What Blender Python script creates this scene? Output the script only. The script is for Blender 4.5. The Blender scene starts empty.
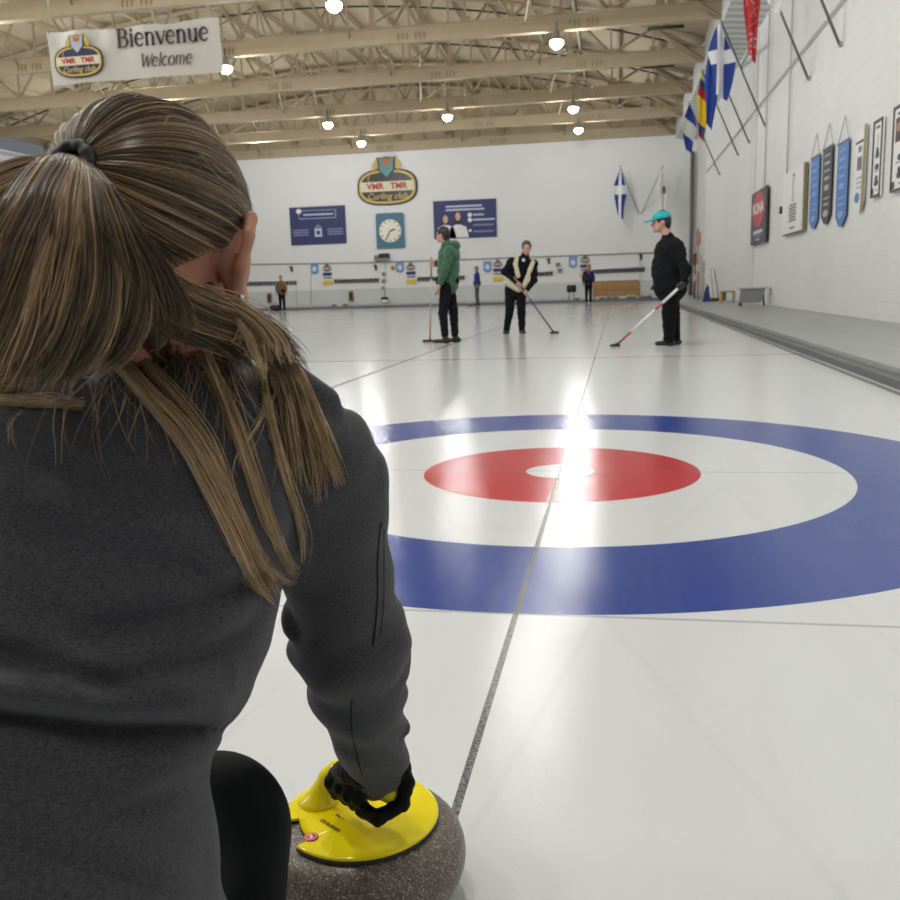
import bpy, math, random
import numpy as np
from mathutils import Vector, Matrix
from mathutils.bvhtree import BVHTree
random.seed(7)
RNG = np.random.default_rng(11)
C = bpy.context.scene.collection
PI = math.pi

# ------------------------------------------------------------------ camera
CAM = np.array([0.2515, -4.0318, 0.8176]); FPX = 912.65
YAW, PIT, ROL = 0.1838, 0.1745, -0.0298
def _basis():
    cy, sy, cp, sp, cr, sr = math.cos(YAW), math.sin(YAW), math.cos(PIT), math.sin(PIT), math.cos(ROL), math.sin(ROL)
    f = np.array([-sy * cp, cy * cp, -sp]); r = np.array([cy, sy, 0.0]); u = np.cross(r, f)
    return cr * r + sr * u, -sr * r + cr * u, f
CR, CU, CF = _basis()
def ray(u, v): return (u - 450) / FPX * CR - (v - 450) / FPX * CU + CF
def gp(u, v, z=0.0): d = ray(u, v); return CAM + d * ((z - CAM[2]) / d[2])
def xp(u, v, x): d = ray(u, v); return CAM + d * ((x - CAM[0]) / d[0])
def yp(u, v, y): d = ray(u, v); return CAM + d * ((y - CAM[1]) / d[1])
def dp(u, v, d): return CAM + ray(u, v) * d
def cs(u, v, d): return np.array([(u - 450) / FPX * d, -(v - 450) / FPX * d, d])     # camera-axes metres
def c2w(P): P = np.asarray(P, float); return CAM + P[..., 0:1] * CR + P[..., 1:2] * CU + P[..., 2:3] * CF
cam_d = bpy.data.cameras.new('camera'); cam = bpy.data.objects.new('camera', cam_d); C.objects.link(cam)
cam.matrix_world = Matrix(((CR[0], CU[0], -CF[0], CAM[0]), (CR[1], CU[1], -CF[1], CAM[1]), (CR[2], CU[2], -CF[2], CAM[2]), (0, 0, 0, 1)))
cam_d.sensor_width = 36; cam_d.lens = FPX / 900 * 36; cam_d.clip_start = 0.02; cam_d.clip_end = 300
cam_d.dof.use_dof = True; cam_d.dof.focus_distance = 1.25; cam_d.dof.aperture_fstop = 15
bpy.context.scene.camera = cam

# ------------------------------------------------------------------ materials
class NT:
    def __init__(s, name):
        s.m = bpy.data.materials.new(name); s.m.use_nodes = True
        s.t = s.m.node_tree; s.b = s.t.nodes['Principled BSDF']
    def n(s, typ, **k):
        x = s.t.nodes.new(typ)
        for a, v in k.items(): setattr(x, a, v)
        return x
    def l(s, a, b): s.t.links.new(a, b)
    def put(s, sock, v):
        if isinstance(v, bpy.types.NodeSocket): s.l(v, sock)
        else: sock.default_value = v
    def math(s, op, a, b=None, c=None):
        x = s.n('ShaderNodeMath', operation=op)
        for i, v in enumerate((a, b, c)):
            if v is not None: s.put(x.inputs[i], v)
        return x.outputs[0]
    def mix(s, f, a, b, mode='MIX'):
        x = s.n('ShaderNodeMix', data_type='RGBA', blend_type=mode)
        s.put(x.inputs[0], f); s.put(x.inputs[6], c4(a)); s.put(x.inputs[7], c4(b))
        return x.outputs[2]
    def coord(s, kind='Object'): return s.n('ShaderNodeTexCoord').outputs[kind]
    def mapping(s, v, scale=(1, 1, 1), rot=(0, 0, 0)):
        x = s.n('ShaderNodeMapping'); s.l(v, x.inputs[0]); x.inputs[3].default_value = scale; x.inputs[2].default_value = rot
        return x.outputs[0]
    def noise(s, v, scale, detail=3, rough=0.5, out=0):
        x = s.n('ShaderNodeTexNoise'); s.l(v, x.inputs['Vector']); x.inputs['Scale'].default_value = scale
        x.inputs['Detail'].default_value = detail; x.inputs['Roughness'].default_value = rough
        return x.outputs[out]
    def ramp(s, f, stops, interp='LINEAR'):
        x = s.n('ShaderNodeValToRGB'); r = x.color_ramp; r.interpolation = interp
        while len(r.elements) < len(stops): r.elements.new(0.5)
        for e, (p, c) in zip(r.elements, stops): e.position = p; e.color = c4(c)
        s.l(f, x.inputs[0]); return x.outputs[0]
    def bump(s, h, strength, dist):
        x = s.n('ShaderNodeBump'); x.inputs['Strength'].default_value = strength; x.inputs['Distance'].default_value = dist
        s.l(h, x.inputs['Height']); s.l(x.outputs[0], s.b.inputs['Normal']); return x
def c4(c):
    if isinstance(c, bpy.types.NodeSocket): return c
    if isinstance(c, (int, float)): return (c, c, c, 1)
    return (c[0], c[1], c[2], 1) if len(c) == 3 else tuple(c)
_M = {}
def mat(name, col, rough=0.6, metal=0.0, var=0.08, scale=8.0, bump=0.0, emit=0.0, spec=0.5):
    if name in _M: return _M[name]
    t = NT(name); co = t.coord()
    n = t.noise(co, scale, 3)
    dark = tuple(max(0, x * (1 - var)) for x in col); lite = tuple(min(1, x * (1 + var)) for x in col)
    t.l(t.mix(n, dark, lite), t.b.inputs['Base Color'])
    t.b.inputs['Roughness'].default_value = rough; t.b.inputs['Metallic'].default_value = metal
    t.b.inputs['Specular IOR Level'].default_value = spec
    if bump: t.bump(t.noise(co, scale * 6, 4), bump, 0.004)
    if emit:
        t.b.inputs['Emission Color'].default_value = c4(col); t.b.inputs['Emission Strength'].default_value = emit
        t.m.cycles.emission_sampling = 'NONE'
    _M[name] = t.m; return t.m

def ice_material():
    t = NT('curling_ice'); co = t.coord()
    sp = t.n('ShaderNodeSeparateXYZ'); t.l(co, sp.inputs[0]); x, y = sp.outputs[0], sp.outputs[1]
    xs = t.math('WRAP', x, 2.2, -2.2); ax = t.math('ABSOLUTE', xs)
    n1 = t.noise(co, 0.7, 4); n2 = t.noise(t.mapping(co, (3.0, 0.25, 1)), 1.2, 5, 0.65); n3 = t.noise(co, 60, 3, 0.7)
    base = t.mix(t.math('MULTIPLY', n2, 0.9), (0.68, 0.71, 0.72), (0.57, 0.595, 0.605))
    base = t.mix(t.ramp(n1, [(0.4, 0), (0.75, 0.35)]), base, (0.62, 0.63, 0.63))
    # thin skid marks
    wv = t.n('ShaderNodeTexVoronoi', feature='DISTANCE_TO_EDGE'); t.l(t.mapping(co, (1.3, 0.35, 1), (0, 0, 0.5)), wv.inputs['Vector']); wv.inputs['Scale'].default_value = 1.1
    base = t.mix(t.ramp(wv.outputs[0], [(0.0, 0.22), (0.012, 0.0)]), base, (0.5, 0.52, 0.54))
    wear = t.math('MULTIPLY', t.ramp(n2, [(0.35, 0.0), (0.8, 1.0)]), 0.10)
    blue = t.mix(n3, (0.005, 0.032, 0.225), (0.010, 0.052, 0.31)); red = t.mix(n3, (0.42, 0.006, 0.016), (0.52, 0.012, 0.026))
    blue = t.mix(wear, blue, (0.4, 0.43, 0.5)); red = t.mix(wear, red, (0.6, 0.4, 0.42))
    col = base
    def ring(yc):
        dy = t.math('SUBTRACT', y, yc)
        return t.math('SQRT', t.math('ADD', t.math('MULTIPLY', xs, xs), t.math('MULTIPLY', dy, dy)))
    def less(a, b): return t.math('LESS_THAN', a, b)
    def band(v, c, w): return less(t.math('ABSOLUTE', t.math('SUBTRACT', v, c)), w)
    for yc in (0.0, 34.75):
        r = ring(yc)
        col = t.mix(less(r, 1.829), col, blue); col = t.mix(less(r, 1.219), col, base)
        col = t.mix(less(r, 0.610), col, red); col = t.mix(less(r, 0.150), col, base)
    grit = t.ramp(t.noise(co, 140, 3, 0.8), [(0.3, 0.55), (0.6, 1.0)])
    thin = t.mix(0.62, col, (0.17, 0.17, 0.18))
    for yc in (0.0, 34.75): col = t.mix(t.math('MULTIPLY', band(y, yc, 0.008), 0.55), col, thin)
    for yc in (-1.829, 36.58): col = t.mix(t.math('MULTIPLY', band(y, yc, 0.007), 0.75), col, thin)
    for yc in (6.55, 28.2): col = t.mix(t.math('MULTIPLY', band(y, yc, 0.055), 0.75), col, (0.34, 0.12, 0.13))
    col = t.mix(t.math('MULTIPLY', less(ax, 0.0075), grit), col, (0.06, 0.06, 0.065))
    col = t.mix(less(t.math('ABSOLUTE', t.math('SUBTRACT', ax, 2.2)), 0.028), col, (0.24, 0.25, 0.26))
    t.l(col, t.b.inputs['Base Color'])
    t.l(t.ramp(n2, [(0.3, 0.11), (0.8, 0.15)]), t.b.inputs['Roughness'])
    t.b.inputs['Specular IOR Level'].default_value = 0.24
    h = t.math('ADD', t.noise(co, 210, 2, 0.6), t.math('MULTIPLY', t.noise(co, 14, 2), 0.25))
    t.bump(h, 0.4, 0.0010)
    return t.m

def brick_material(name, col, sx=0.4, sz=0.2, strength=0.35, horizontal='Y'):
    t = NT(name); co = t.coord()
    sp = t.n('ShaderNodeSeparateXYZ'); t.l(co, sp.inputs[0]); cb = t.n('ShaderNodeCombineXYZ')
    t.l(sp.outputs[1 if horizontal == 'Y' else 0], cb.inputs[0]); t.l(sp.outputs[2], cb.inputs[1])
    b = t.n('ShaderNodeTexBrick'); t.l(cb.outputs[0], b.inputs['Vector']); b.inputs['Scale'].default_value = 1.0
    b.inputs['Brick Width'].default_value = sx; b.inputs['Row Height'].default_value = sz; b.inputs['Mortar Size'].default_value = 0.008
    b.inputs['Mortar Smooth'].default_value = 0.5
    b.inputs['Color1'].default_value = c4(col); b.inputs['Color2'].default_value = c4(tuple(x * 0.965 for x in col)); b.inputs['Mortar'].default_value = c4(tuple(x * 0.9 for x in col))
    n = t.noise(co, 0.8, 4); c = t.mix(t.ramp(n, [(0.35, 0), (0.8, 0.5)]), b.outputs[0], tuple(x * 0.88 for x in col))
    t.l(c, t.b.inputs['Base Color']); t.b.inputs['Roughness'].default_value = 0.55
    h = t.math('ADD', t.math('MULTIPLY', b.outputs[1], -1.0), t.math('MULTIPLY', t.noise(co, 14, 4), 0.5))
    t.bump(h, strength, 0.02); return t.m

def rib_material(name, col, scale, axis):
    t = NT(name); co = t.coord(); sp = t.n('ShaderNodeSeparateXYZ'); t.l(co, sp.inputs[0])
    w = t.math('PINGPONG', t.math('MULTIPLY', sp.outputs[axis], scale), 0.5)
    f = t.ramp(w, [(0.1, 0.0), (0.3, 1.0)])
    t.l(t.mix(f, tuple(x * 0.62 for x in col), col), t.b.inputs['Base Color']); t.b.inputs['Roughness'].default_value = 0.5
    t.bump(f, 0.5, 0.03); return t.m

def cloth_material(name, dark, lite, fine=900.0, rough=0.92, bump=0.25, sheen=0.25, spec=0.2):
    t = NT(name); co = t.coord()
    f = t.noise(co, fine, 2, 0.7); g = t.noise(t.mapping(co, (1, 1, 3.2)), fine * 0.28, 3, 0.7); b = t.noise(co, 5.0, 3)
    mixv = t.math('ADD', t.math('MULTIPLY', f, 0.45), t.math('MULTIPLY', g, 0.55))
    c = t.ramp(mixv, [(0.36, dark), (0.64, lite)])
    c = t.mix(t.math('MULTIPLY', b, 0.35), c, tuple(x * 0.75 for x in dark))
    t.l(c, t.b.inputs['Base Color']); t.b.inputs['Roughness'].default_value = rough
    t.b.inputs['Specular IOR Level'].default_value = spec
    try: t.b.inputs['Sheen Weight'].default_value = sheen; t.b.inputs['Sheen Roughness'].default_value = 0.5
    except Exception: pass
    t.bump(mixv, bump, 0.0015); return t.m

def granite_material():
    t = NT('speckled_granite'); co = t.coord()
    v = t.n('ShaderNodeTexVoronoi'); t.l(co, v.inputs['Vector']); v.inputs['Scale'].default_value = 480
    v2 = t.noise(co, 420, 3, 0.8); v3 = t.noise(co, 170, 4, 0.7)
    sepc = t.n('ShaderNodeSeparateColor'); t.l(v.outputs['Color'], sepc.inputs[0])
    c = t.ramp(sepc.outputs[0], [(0.0, (0.075, 0.058, 0.047)), (0.4, (0.13, 0.102, 0.084)), (0.78, (0.19, 0.155, 0.13)), (0.9, (0.32, 0.275, 0.235)), (1.0, (0.46, 0.41, 0.37))])
    c = t.mix(t.ramp(v2, [(0.40, 0.5), (0.56, 0.0)]), c, (0.06, 0.047, 0.04))
    c = t.mix(t.ramp(v3, [(0.55, 0.0), (0.75, 0.5)]), c, (0.19, 0.15, 0.13))
    t.l(c, t.b.inputs['Base Color']); t.b.inputs['Roughness'].default_value = 0.38
    return t.m

def hair_material(name='hair_strands'):
    t = NT(name)
    a = t.n('ShaderNodeAttribute', attribute_name='Col')
    t.l(a.outputs['Color'], t.b.inputs['Base Color'])
    t.b.inputs['Roughness'].default_value = 0.33; t.b.inputs['Specular IOR Level'].default_value = 0.5
    return t.m

# ------------------------------------------------------------------ objects
def tag(o, label=None, cat=None, group=None, kind=None):
    if label: o['label'] = label
    if cat: o['category'] = cat
    if group: o['group'] = group
    if kind: o['kind'] = kind
    return o
def empty(name, loc=(0, 0, 0), rot=(0, 0, 0), label=None, cat=None, group=None):
    o = bpy.data.objects.new(name, None); C.objects.link(o); o.location = tuple(loc); o.rotation_euler = rot
    o.empty_display_size = 0.1
    return tag(o, label, cat, group)
def copy_tree(o, parent=None):
    c = o.copy(); C.objects.link(c); c.parent = parent
    for ch in list(o.children): copy_tree(ch, c)
    return c
def link(name, me, m, parent=None):
    o = bpy.data.objects.new(name, me); C.objects.link(o)
    if m is not None: me.materials.append(m)
    if parent is not None: o.parent = parent
    return o
class MB:
    def __init__(s): s.v = []; s.f = []; s.sm = []
    def add(s, vs, fs, smooth=False):
        k = len(s.v); s.v += [tuple(map(float, p)) for p in vs]; s.f += [tuple(i + k for i in f) for f in fs]; s.sm += [smooth] * len(fs); return s
    def box(s, c, d, rot=None, bev=0.0):
        x, y, z = d[0] / 2, d[1] / 2, d[2] / 2
        if bev <= 0:
            vs = [(-x, -y, -z), (x, -y, -z), (x, y, -z), (-x, y, -z), (-x, -y, z), (x, -y, z), (x, y, z), (-x, y, z)]
            fs = [(0, 3, 2, 1), (4, 5, 6, 7), (0, 1, 5, 4), (1, 2, 6, 5), (2, 3, 7, 6), (3, 0, 4, 7)]
        else:
            b = min(bev, x * .9, y * .9, z * .9); vs = []; fs = []
            for zz, k in ((-z, b), (-z + b, 0), (z - b, 0), (z, b)):
                for px, py in ((-x, -y + b), (-x + b, -y), (x - b, -y), (x, -y + b), (x, y - b), (x - b, y), (-x + b, y), (-x, y - b)):
                    vs.append((px * (1 - k / x), py * (1 - k / y), zz))
            for r in range(3):
                for i in range(8): fs.append((r * 8 + i, r * 8 + (i + 1) % 8, r * 8 + 8 + (i + 1) % 8, r * 8 + 8 + i))
            fs += [tuple(range(7, -1, -1)), tuple(range(24, 32))]
        if rot is not None: vs = [tuple(rot @ Vector(p)) for p in vs]
        return s.add([(p[0] + c[0], p[1] + c[1], p[2] + c[2]) for p in vs], fs)
    def bx(s, x0, x1, y0, y1, z0, z1, bev=0.0): return s.box(((x0 + x1) / 2, (y0 + y1) / 2, (z0 + z1) / 2), (abs(x1 - x0), abs(y1 - y0), abs(z1 - z0)), None, bev)
    def tube(s, pts, r, n=8, cap=True):
        pts = [np.array(p, float) for p in pts]; rs = r if isinstance(r, (list, tuple)) else [r] * len(pts)
        vs = []; fs = []; prev = None
        for i, p in enumerate(pts):
            t = pts[min(i + 1, len(pts) - 1)] - pts[max(i - 1, 0)]; t = t / (np.linalg.norm(t) + 1e-12)
            if prev is None:
                a = np.array([0, 0, 1.0]) if abs(t[2]) < .9 else np.array([1.0, 0, 0]); e = np.cross(t, a)
            else: e = prev - t * (prev @ t)
            e = e / (np.linalg.norm(e) + 1e-12); prev = e; g = np.cross(t, e)
            for k in range(n):
                an = 2 * PI * k / n; vs.append(p + rs[i] * (math.cos(an) * e + math.sin(an) * g))
        for i in range(len(pts) - 1):
            for k in range(n): fs.append((i * n + k, i * n + (k + 1) % n, (i + 1) * n + (k + 1) % n, (i + 1) * n + k))
        if cap: fs += [tuple(range(n - 1, -1, -1)), tuple(range((len(pts) - 1) * n, len(pts) * n))]
        return s.add(vs, fs, True)
    def lathe(s, prof, n=32, c=(0, 0, 0), closed=False):
        vs = []; fs = []; m = len(prof)
        for r, z in prof:
            for k in range(n): a = 2 * PI * k / n; vs.append((c[0] + r * math.cos(a), c[1] + r * math.sin(a), c[2] + z))
        for i in range(m - 1):
            for k in range(n): fs.append((i * n + k, i * n + (k + 1) % n, (i + 1) * n + (k + 1) % n, (i + 1) * n + k))
        if prof[0][0] > 1e-6: fs.append(tuple(range(n - 1, -1, -1)))
        if prof[-1][0] > 1e-6: fs.append(tuple(range((m - 1) * n, m * n)))
        return s.add(vs, fs, True)
    def plate(s, poly, z0, z1):
        n = len(poly); vs = [(x, y, z0) for x, y in poly] + [(x, y, z1) for x, y in poly]
        fs = [tuple(range(n - 1, -1, -1)), tuple(range(n, 2 * n))] + [(i, (i + 1) % n, n + (i + 1) % n, n + i) for i in range(n)]
        return s.add(vs, fs)
    def rect(s, x0, y0, x1, y1, z0, z1): return s.plate([(x0, y0), (x1, y0), (x1, y1), (x0, y1)], z0, z1)
    def strip(s, pts, ws, z0, z1):
        # a flat stroke of varying width in the local XY plane
        L = []; R = []
        for i, (x, y) in enumerate(pts):
            a = pts[max(i - 1, 0)]; b = pts[min(i + 1, len(pts) - 1)]
            dx, dy = b[0] - a[0], b[1] - a[1]; q = math.hypot(dx, dy) + 1e-9; w = (ws[i] if isinstance(ws, (list, tuple)) else ws) / 2
            L.append((x - dy / q * w, y + dx / q * w)); R.append((x + dy / q * w, y - dx / q * w))
        for i in range(len(pts) - 1): s.plate([R[i], R[i + 1], L[i + 1], L[i]], z0, z1)
        return s
    def build(s, name, m, parent=None, smooth=None):
        me = bpy.data.meshes.new(name); me.from_pydata(s.v, [], s.f); me.update()
        me.polygons.foreach_set('use_smooth', [bool(x) if smooth is None else smooth for x in s.sm])
        return link(name, me, m, parent)
def ellipse(cx, cy, a, b, n=28, a0=0, a1=2 * PI, p=2.0):
    out = []
    for i in range(n):
        t = a0 + (a1 - a0) * i / (n if abs(a1 - a0 - 2 * PI) < 1e-6 else n - 1)
        c, s_ = math.cos(t), math.sin(t)
        out.append((cx + a * math.copysign(abs(c) ** (2 / p), c), cy + b * math.copysign(abs(s_) ** (2 / p), s_)))
    return out
def struct(name, mb, m, label=None):
    o = mb.build(name, m); tag(o, label, None, None, 'structure'); return o
def text(name, body, size, m, parent, x, y, z, align='CENTER', shear=0.0, offset=0.0, sx=1.0, rotz=0.0, ext=0.001):
    cu = bpy.data.curves.new(name, 'FONT'); cu.body = body; cu.size = size; cu.align_x = align; cu.align_y = 'CENTER'; cu.shear = shear; cu.offset = offset; cu.extrude = ext
    cu.materials.append(m); o = bpy.data.objects.new(name, cu); C.objects.link(o); o.parent = parent; o.location = (x, y, z); o.scale = (sx, 1, 1); o.rotation_euler = (0, 0, rotz)
    return o
ROT_FAR = (PI / 2, 0, 0); ROT_RIGHT = (PI / 2, 0, -PI / 2)

# ------------------------------------------------------------------ signed-distance modelling
def unit(a): a = np.asarray(a, float); return a / (np.linalg.norm(a) + 1e-12)
def frame(f, up=(0, 0, 1)):
    f = unit(f); x = unit(np.cross(f, up)); z = np.cross(x, f); return np.stack([x, f, z])      # rows: right, forward, up
class Cap:
    def __init__(s, a, b, ra, rb=None, k=None, flat=None):
        s.a = np.array(a, float); s.b = np.array(b, float); s.ra = ra; s.rb = ra if rb is None else rb; s.k = k; s.flat = flat
        r = max(s.ra, s.rb); s.lo = np.minimum(s.a, s.b) - r * 1.3; s.hi = np.maximum(s.a, s.b) + r * 1.3
    def __call__(s, X):
        ba = s.b - s.a; pa = X - s.a; t = np.clip((pa @ ba) / (ba @ ba + 1e-12), 0, 1)
        q = pa - t[..., None] * ba
        if s.flat is not None:
            ax, sc = s.flat; ax = unit(ax); q = q + (q @ ax)[..., None] * ax * (1 / sc - 1)
        return np.sqrt((q * q).sum(-1)) - (s.ra + (s.rb - s.ra) * t)
class Ell:
    def __init__(s, c, r, R=None, k=None):
        s.c = np.array(c, float); s.r = np.array(r, float); s.R = np.eye(3) if R is None else np.array(R); s.k = k
        m = max(r); s.lo = s.c - m; s.hi = s.c + m
    def __call__(s, X):
        q = (X - s.c) @ s.R.T; k0 = np.sqrt(((q / s.r) ** 2).sum(-1)); k1 = np.sqrt(((q / s.r ** 2) ** 2).sum(-1))
        return np.where(k1 > 1e-9, k0 * (k0 - 1) / np.maximum(k1, 1e-9), -s.r.min())
class Fn:
    def __init__(s, f, lo, hi, k=None): s.f = f; s.lo = np.array(lo, float); s.hi = np.array(hi, float); s.k = k
    def __call__(s, X): return s.f(X)
def smin(a, b, k):
    if k <= 0: return np.minimum(a, b)
    h = np.clip(0.5 + 0.5 * (b - a) / k, 0, 1); return b * (1 - h) + a * h - k * h * (1 - h)
def smax(a, b, k): return -smin(-a, -b, k)
def grid_field(prims, h, k, cuts=(), disp=None, pad=0.03):
    lo = np.min([p.lo for p in prims], 0) - pad; hi = np.max([p.hi for p in prims], 0) + pad
    n = np.ceil((hi - lo) / h).astype(int) + 1
    ax = [lo[i] + h * np.arange(n[i]) for i in range(3)]
    F = np.full(tuple(n), 1.0, np.float64)
    def sl(p, e): return tuple(slice(max(0, int((p.lo[i] - e - lo[i]) / h)), min(n[i], int((p.hi[i] + e - lo[i]) / h) + 2)) for i in range(3))
    def pts(S): return np.stack(np.meshgrid(ax[0][S[0]], ax[1][S[1]], ax[2][S[2]], indexing='ij'), -1)
    for p in prims:
        kk = k if p.k is None else p.k; S = sl(p, kk + 3 * h); F[S] = smin(F[S], p(pts(S)), kk)
    for p in cuts:
        kk = k if p.k is None else p.k; S = sl(p, kk + 3 * h); F[S] = smax(F[S], -p(pts(S)), kk)
    if disp is not None:
        idx = np.argwhere(np.abs(F) < 0.06); i, j, l = idx.T
        X = np.stack([ax[0][i], ax[1][j], ax[2][l]], -1); F[i, j, l] += disp(X)
    return F, lo
def surface_nets(F, lo, h):
    s = F < 0; n = np.array(F.shape)
    cs_ = [(a, b, c) for a in (0, 1) for b in (0, 1) for c in (0, 1)]
    def sub(A, o): return A[o[0]:n[0] - 1 + o[0], o[1]:n[1] - 1 + o[1], o[2]:n[2] - 1 + o[2]]
    cnt = sum(sub(s, o).astype(np.int8) for o in cs_); act = (cnt > 0) & (cnt < 8)
    cells = np.argwhere(act); idx = np.full(act.shape, -1, np.int64); idx[tuple(cells.T)] = np.arange(len(cells))
    V = np.zeros((len(cells), 3)); W = np.zeros(len(cells))
    for o in cs_:
        for a in range(3):
            if o[a]: continue
            q = list(o); q[a] = 1
            c0 = tuple((cells + o).T); c1 = tuple((cells + q).T); f0, f1 = F[c0], F[c1]
            x = (f0 < 0) != (f1 < 0); t = np.where(x, f0 / np.where(x, f0 - f1, 1), 0)
            P = np.tile(np.array(o, float), (len(cells), 1)); P[:, a] = t; V[x] += P[x]; W[x] += 1
    V = lo + h * (cells + V / W[:, None]); faces = []
    for a in range(3):
        b, c = (a + 1) % 3, (a + 2) % 3
        sa = [slice(None)] * 3; sb = [slice(None)] * 3; sa[a] = slice(0, n[a] - 1); sb[a] = slice(1, n[a])
        x = s[tuple(sa)] != s[tuple(sb)]; e = np.argwhere(x)
        e = e[(e[:, b] > 0) & (e[:, c] > 0) & (e[:, b] < n[b] - 1) & (e[:, c] < n[c] - 1)]
        def at(db, dc): q = e.copy(); q[:, b] -= db; q[:, c] -= dc; return idx[tuple(q.T)]
        Q = np.stack([at(1, 1), at(0, 1), at(0, 0), at(1, 0)], -1); fl = ~s[tuple(e.T)]
        Q[fl] = Q[fl][:, ::-1]; faces.append(Q)
    return V, np.concatenate(faces)
def np_mesh(name, V, Q, m, parent=None, cols=None, smooth=True):
    V = np.asarray(V, np.float32); Q = np.asarray(Q, np.int32); k = Q.shape[1]; me = bpy.data.meshes.new(name)
    me.vertices.add(len(V)); me.vertices.foreach_set('co', V.ravel()); me.loops.add(Q.size); me.loops.foreach_set('vertex_index', Q.ravel())
    me.polygons.add(len(Q)); me.polygons.foreach_set('loop_start', np.arange(0, Q.size, k, dtype=np.int32)); me.polygons.foreach_set('loop_total', np.full(len(Q), k, np.int32))
    me.polygons.foreach_set('use_smooth', np.full(len(Q), smooth)); me.update(calc_edges=True)
    if cols is not None:
        at = me.color_attributes.new('Col', 'FLOAT_COLOR', 'POINT'); at.data.foreach_set('color', np.asarray(cols, np.float32).ravel())
    return link(name, me, m, parent)
def sdf_obj(name, prims, h, k, m, parent=None, cuts=(), disp=None, camspace=False, origin=None):
    F, lo = grid_field(prims, h, k, cuts, disp); V, Q = surface_nets(F, lo, h)
    if camspace: V = c2w(V); Q = Q[:, ::-1]
    if origin is not None: V = V - np.asarray(origin)
    return np_mesh(name, V, Q, m, parent)

# ================================================================== SETTING
TAN = mat('tan_steel_paint', (0.46, 0.375, 0.245), 0.6, var=0.1, scale=3)
TAN_D = mat('tan_deck_paint', (0.50, 0.41, 0.275), 0.7, var=0.12, scale=1.5)
DARK = mat('dark_line', (0.045, 0.04, 0.035), 0.6)
WHITE = mat('white_paint', (0.78, 0.78, 0.76), 0.5, var=0.03)
GREY = mat('grey_metal', (0.33, 0.335, 0.34), 0.5)
BLACK = mat('black_plastic', (0.012, 0.012, 0.014), 0.45)
YELLOW = mat('yellow_enamel', (0.86, 0.71, 0.006), 0.14, var=0.02, spec=0.5)
NAVY = mat('navy_panel', (0.025, 0.028, 0.13), 0.5)
PALE = mat('pale_print', (0.55, 0.56, 0.68), 0.6)
DIMP = mat('dim_print', (0.22, 0.22, 0.38), 0.6)
GOLD = mat('gold_paint', (0.60, 0.42, 0.10), 0.5)
CREAM = mat('cream_paint', (0.72, 0.66, 0.47), 0.55)
REDM = mat('red_paint', (0.45, 0.035, 0.04), 0.5)
WOOD = mat('honey_wood', (0.36, 0.20, 0.075), 0.5, var=0.25, scale=5)

XW, YW, XL, YB = 4.4, 48.0, -30.0, -15.0          # right wall, far wall, left wall
ICE_END, EDGE, ZP = 40.2, 2.27, 0.12
m = MB(); m.add([(-28.4, YB, 0), (EDGE, YB, 0), (EDGE, ICE_END, 0), (-28.4, ICE_END, 0)], [(0, 1, 2, 3)])
struct('floor', m, ice_material(), 'pebbled white curling ice with blue and red painted house')
walk_m = NT('grey_walkway'); _co = walk_m.coord()
walk_m.l(walk_m.mix(walk_m.noise(walk_m.mapping(_co, (2, .4, 1)), 2.0, 5), (0.25, 0.265, 0.27), (0.36, 0.375, 0.38)), walk_m.b.inputs['Base Color']); walk_m.b.inputs['Roughness'].default_value = 0.35
m = MB(); m.bx(EDGE + 0.10, XW, YB, YW, -0.1, ZP); struct('floor_walkway', m, walk_m.m, 'raised grey walkway beside the ice')
m = MB(); m.bx(EDGE - 0.005, EDGE + 0.10, YB, ICE_END, -0.1, ZP - 0.045, 0.01); struct('trim_1', m, mat('grey_rubber', (0.105, 0.11, 0.115), 0.6), 'dark bumper strip along the ice edge')
m = MB(); m.bx(-28.4, EDGE + 0.1, ICE_END, ICE_END + 0.14, -0.1, 0.13, 0.02); struct('trim_2', m, mat('backboard_grey', (0.13, 0.135, 0.14), 0.6), 'dark backboard along the far end of the ice')
m = MB(); m.bx(-30, EDGE + 0.1, ICE_END + 0.14, YW, -0.1, 0.10); m.bx(-30, -28.4, YB, ICE_END + .14, -0.1, ZP); struct('floor_far_end', m, walk_m.m)
# far wall: white with a greyer lower band, gable top follows the roof
XC, HW, RISE, Z0 = -12.8, 17.0, 2.9, 9.05
def roof(x): return Z0 + RISE * (1 - ((x - XC) / HW) ** 2)
fw = NT('far_wall_paint'); _co = fw.coord(); _sp = fw.n('ShaderNodeSeparateXYZ'); fw.l(_co, _sp.inputs[0])
_c = fw.mix(fw.math('LESS_THAN', _sp.outputs[2], 0.98), (0.80, 0.80, 0.79), (0.60, 0.62, 0.61))
fw.l(fw.mix(fw.math('MULTIPLY', fw.noise(_co, 0.6, 4), 0.25), _c, (0.62, 0.62, 0.61)), fw.b.inputs['Base Color']); fw.b.inputs['Roughness'].default_value = 0.6
m = MB(); xs_ = list(np.linspace(XL - .3, XW + .3, 30)); poly = [(x, roof(x)) for x in xs_][::-1]
m.plate([(XL - .3, -.1), (XW + .3, -.1), (XW + .3, 9.2)] + [(x, z + .1) for x, z in poly[1:-1]] + [(XL - .3, 9.2)], -.3, 0); m.v = [(x, YW - z, y) for x, y, z in m.v]
struct('wall_back', m, fw.m, 'white far end wall')
m = MB(); m.plate([(XL, 8.75), (3.3, 8.75)] + [(x, roof(x) + .1) for x in list(np.linspace(XL, 3.3, 30))[::-1]], 0, .06); m.v = [(x, YW - z - .01, y) for x, y, z in m.v]; struct('trim_8', m, TAN_D, 'tan gable above the far wall')
m = MB(); m.bx(XW, XW + .3, YB, YW, -.1, 8.3); struct('wall_right', m, brick_material('white_block_wall', (0.77, 0.775, 0.755)), 'white painted block side wall')
m = MB()
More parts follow.
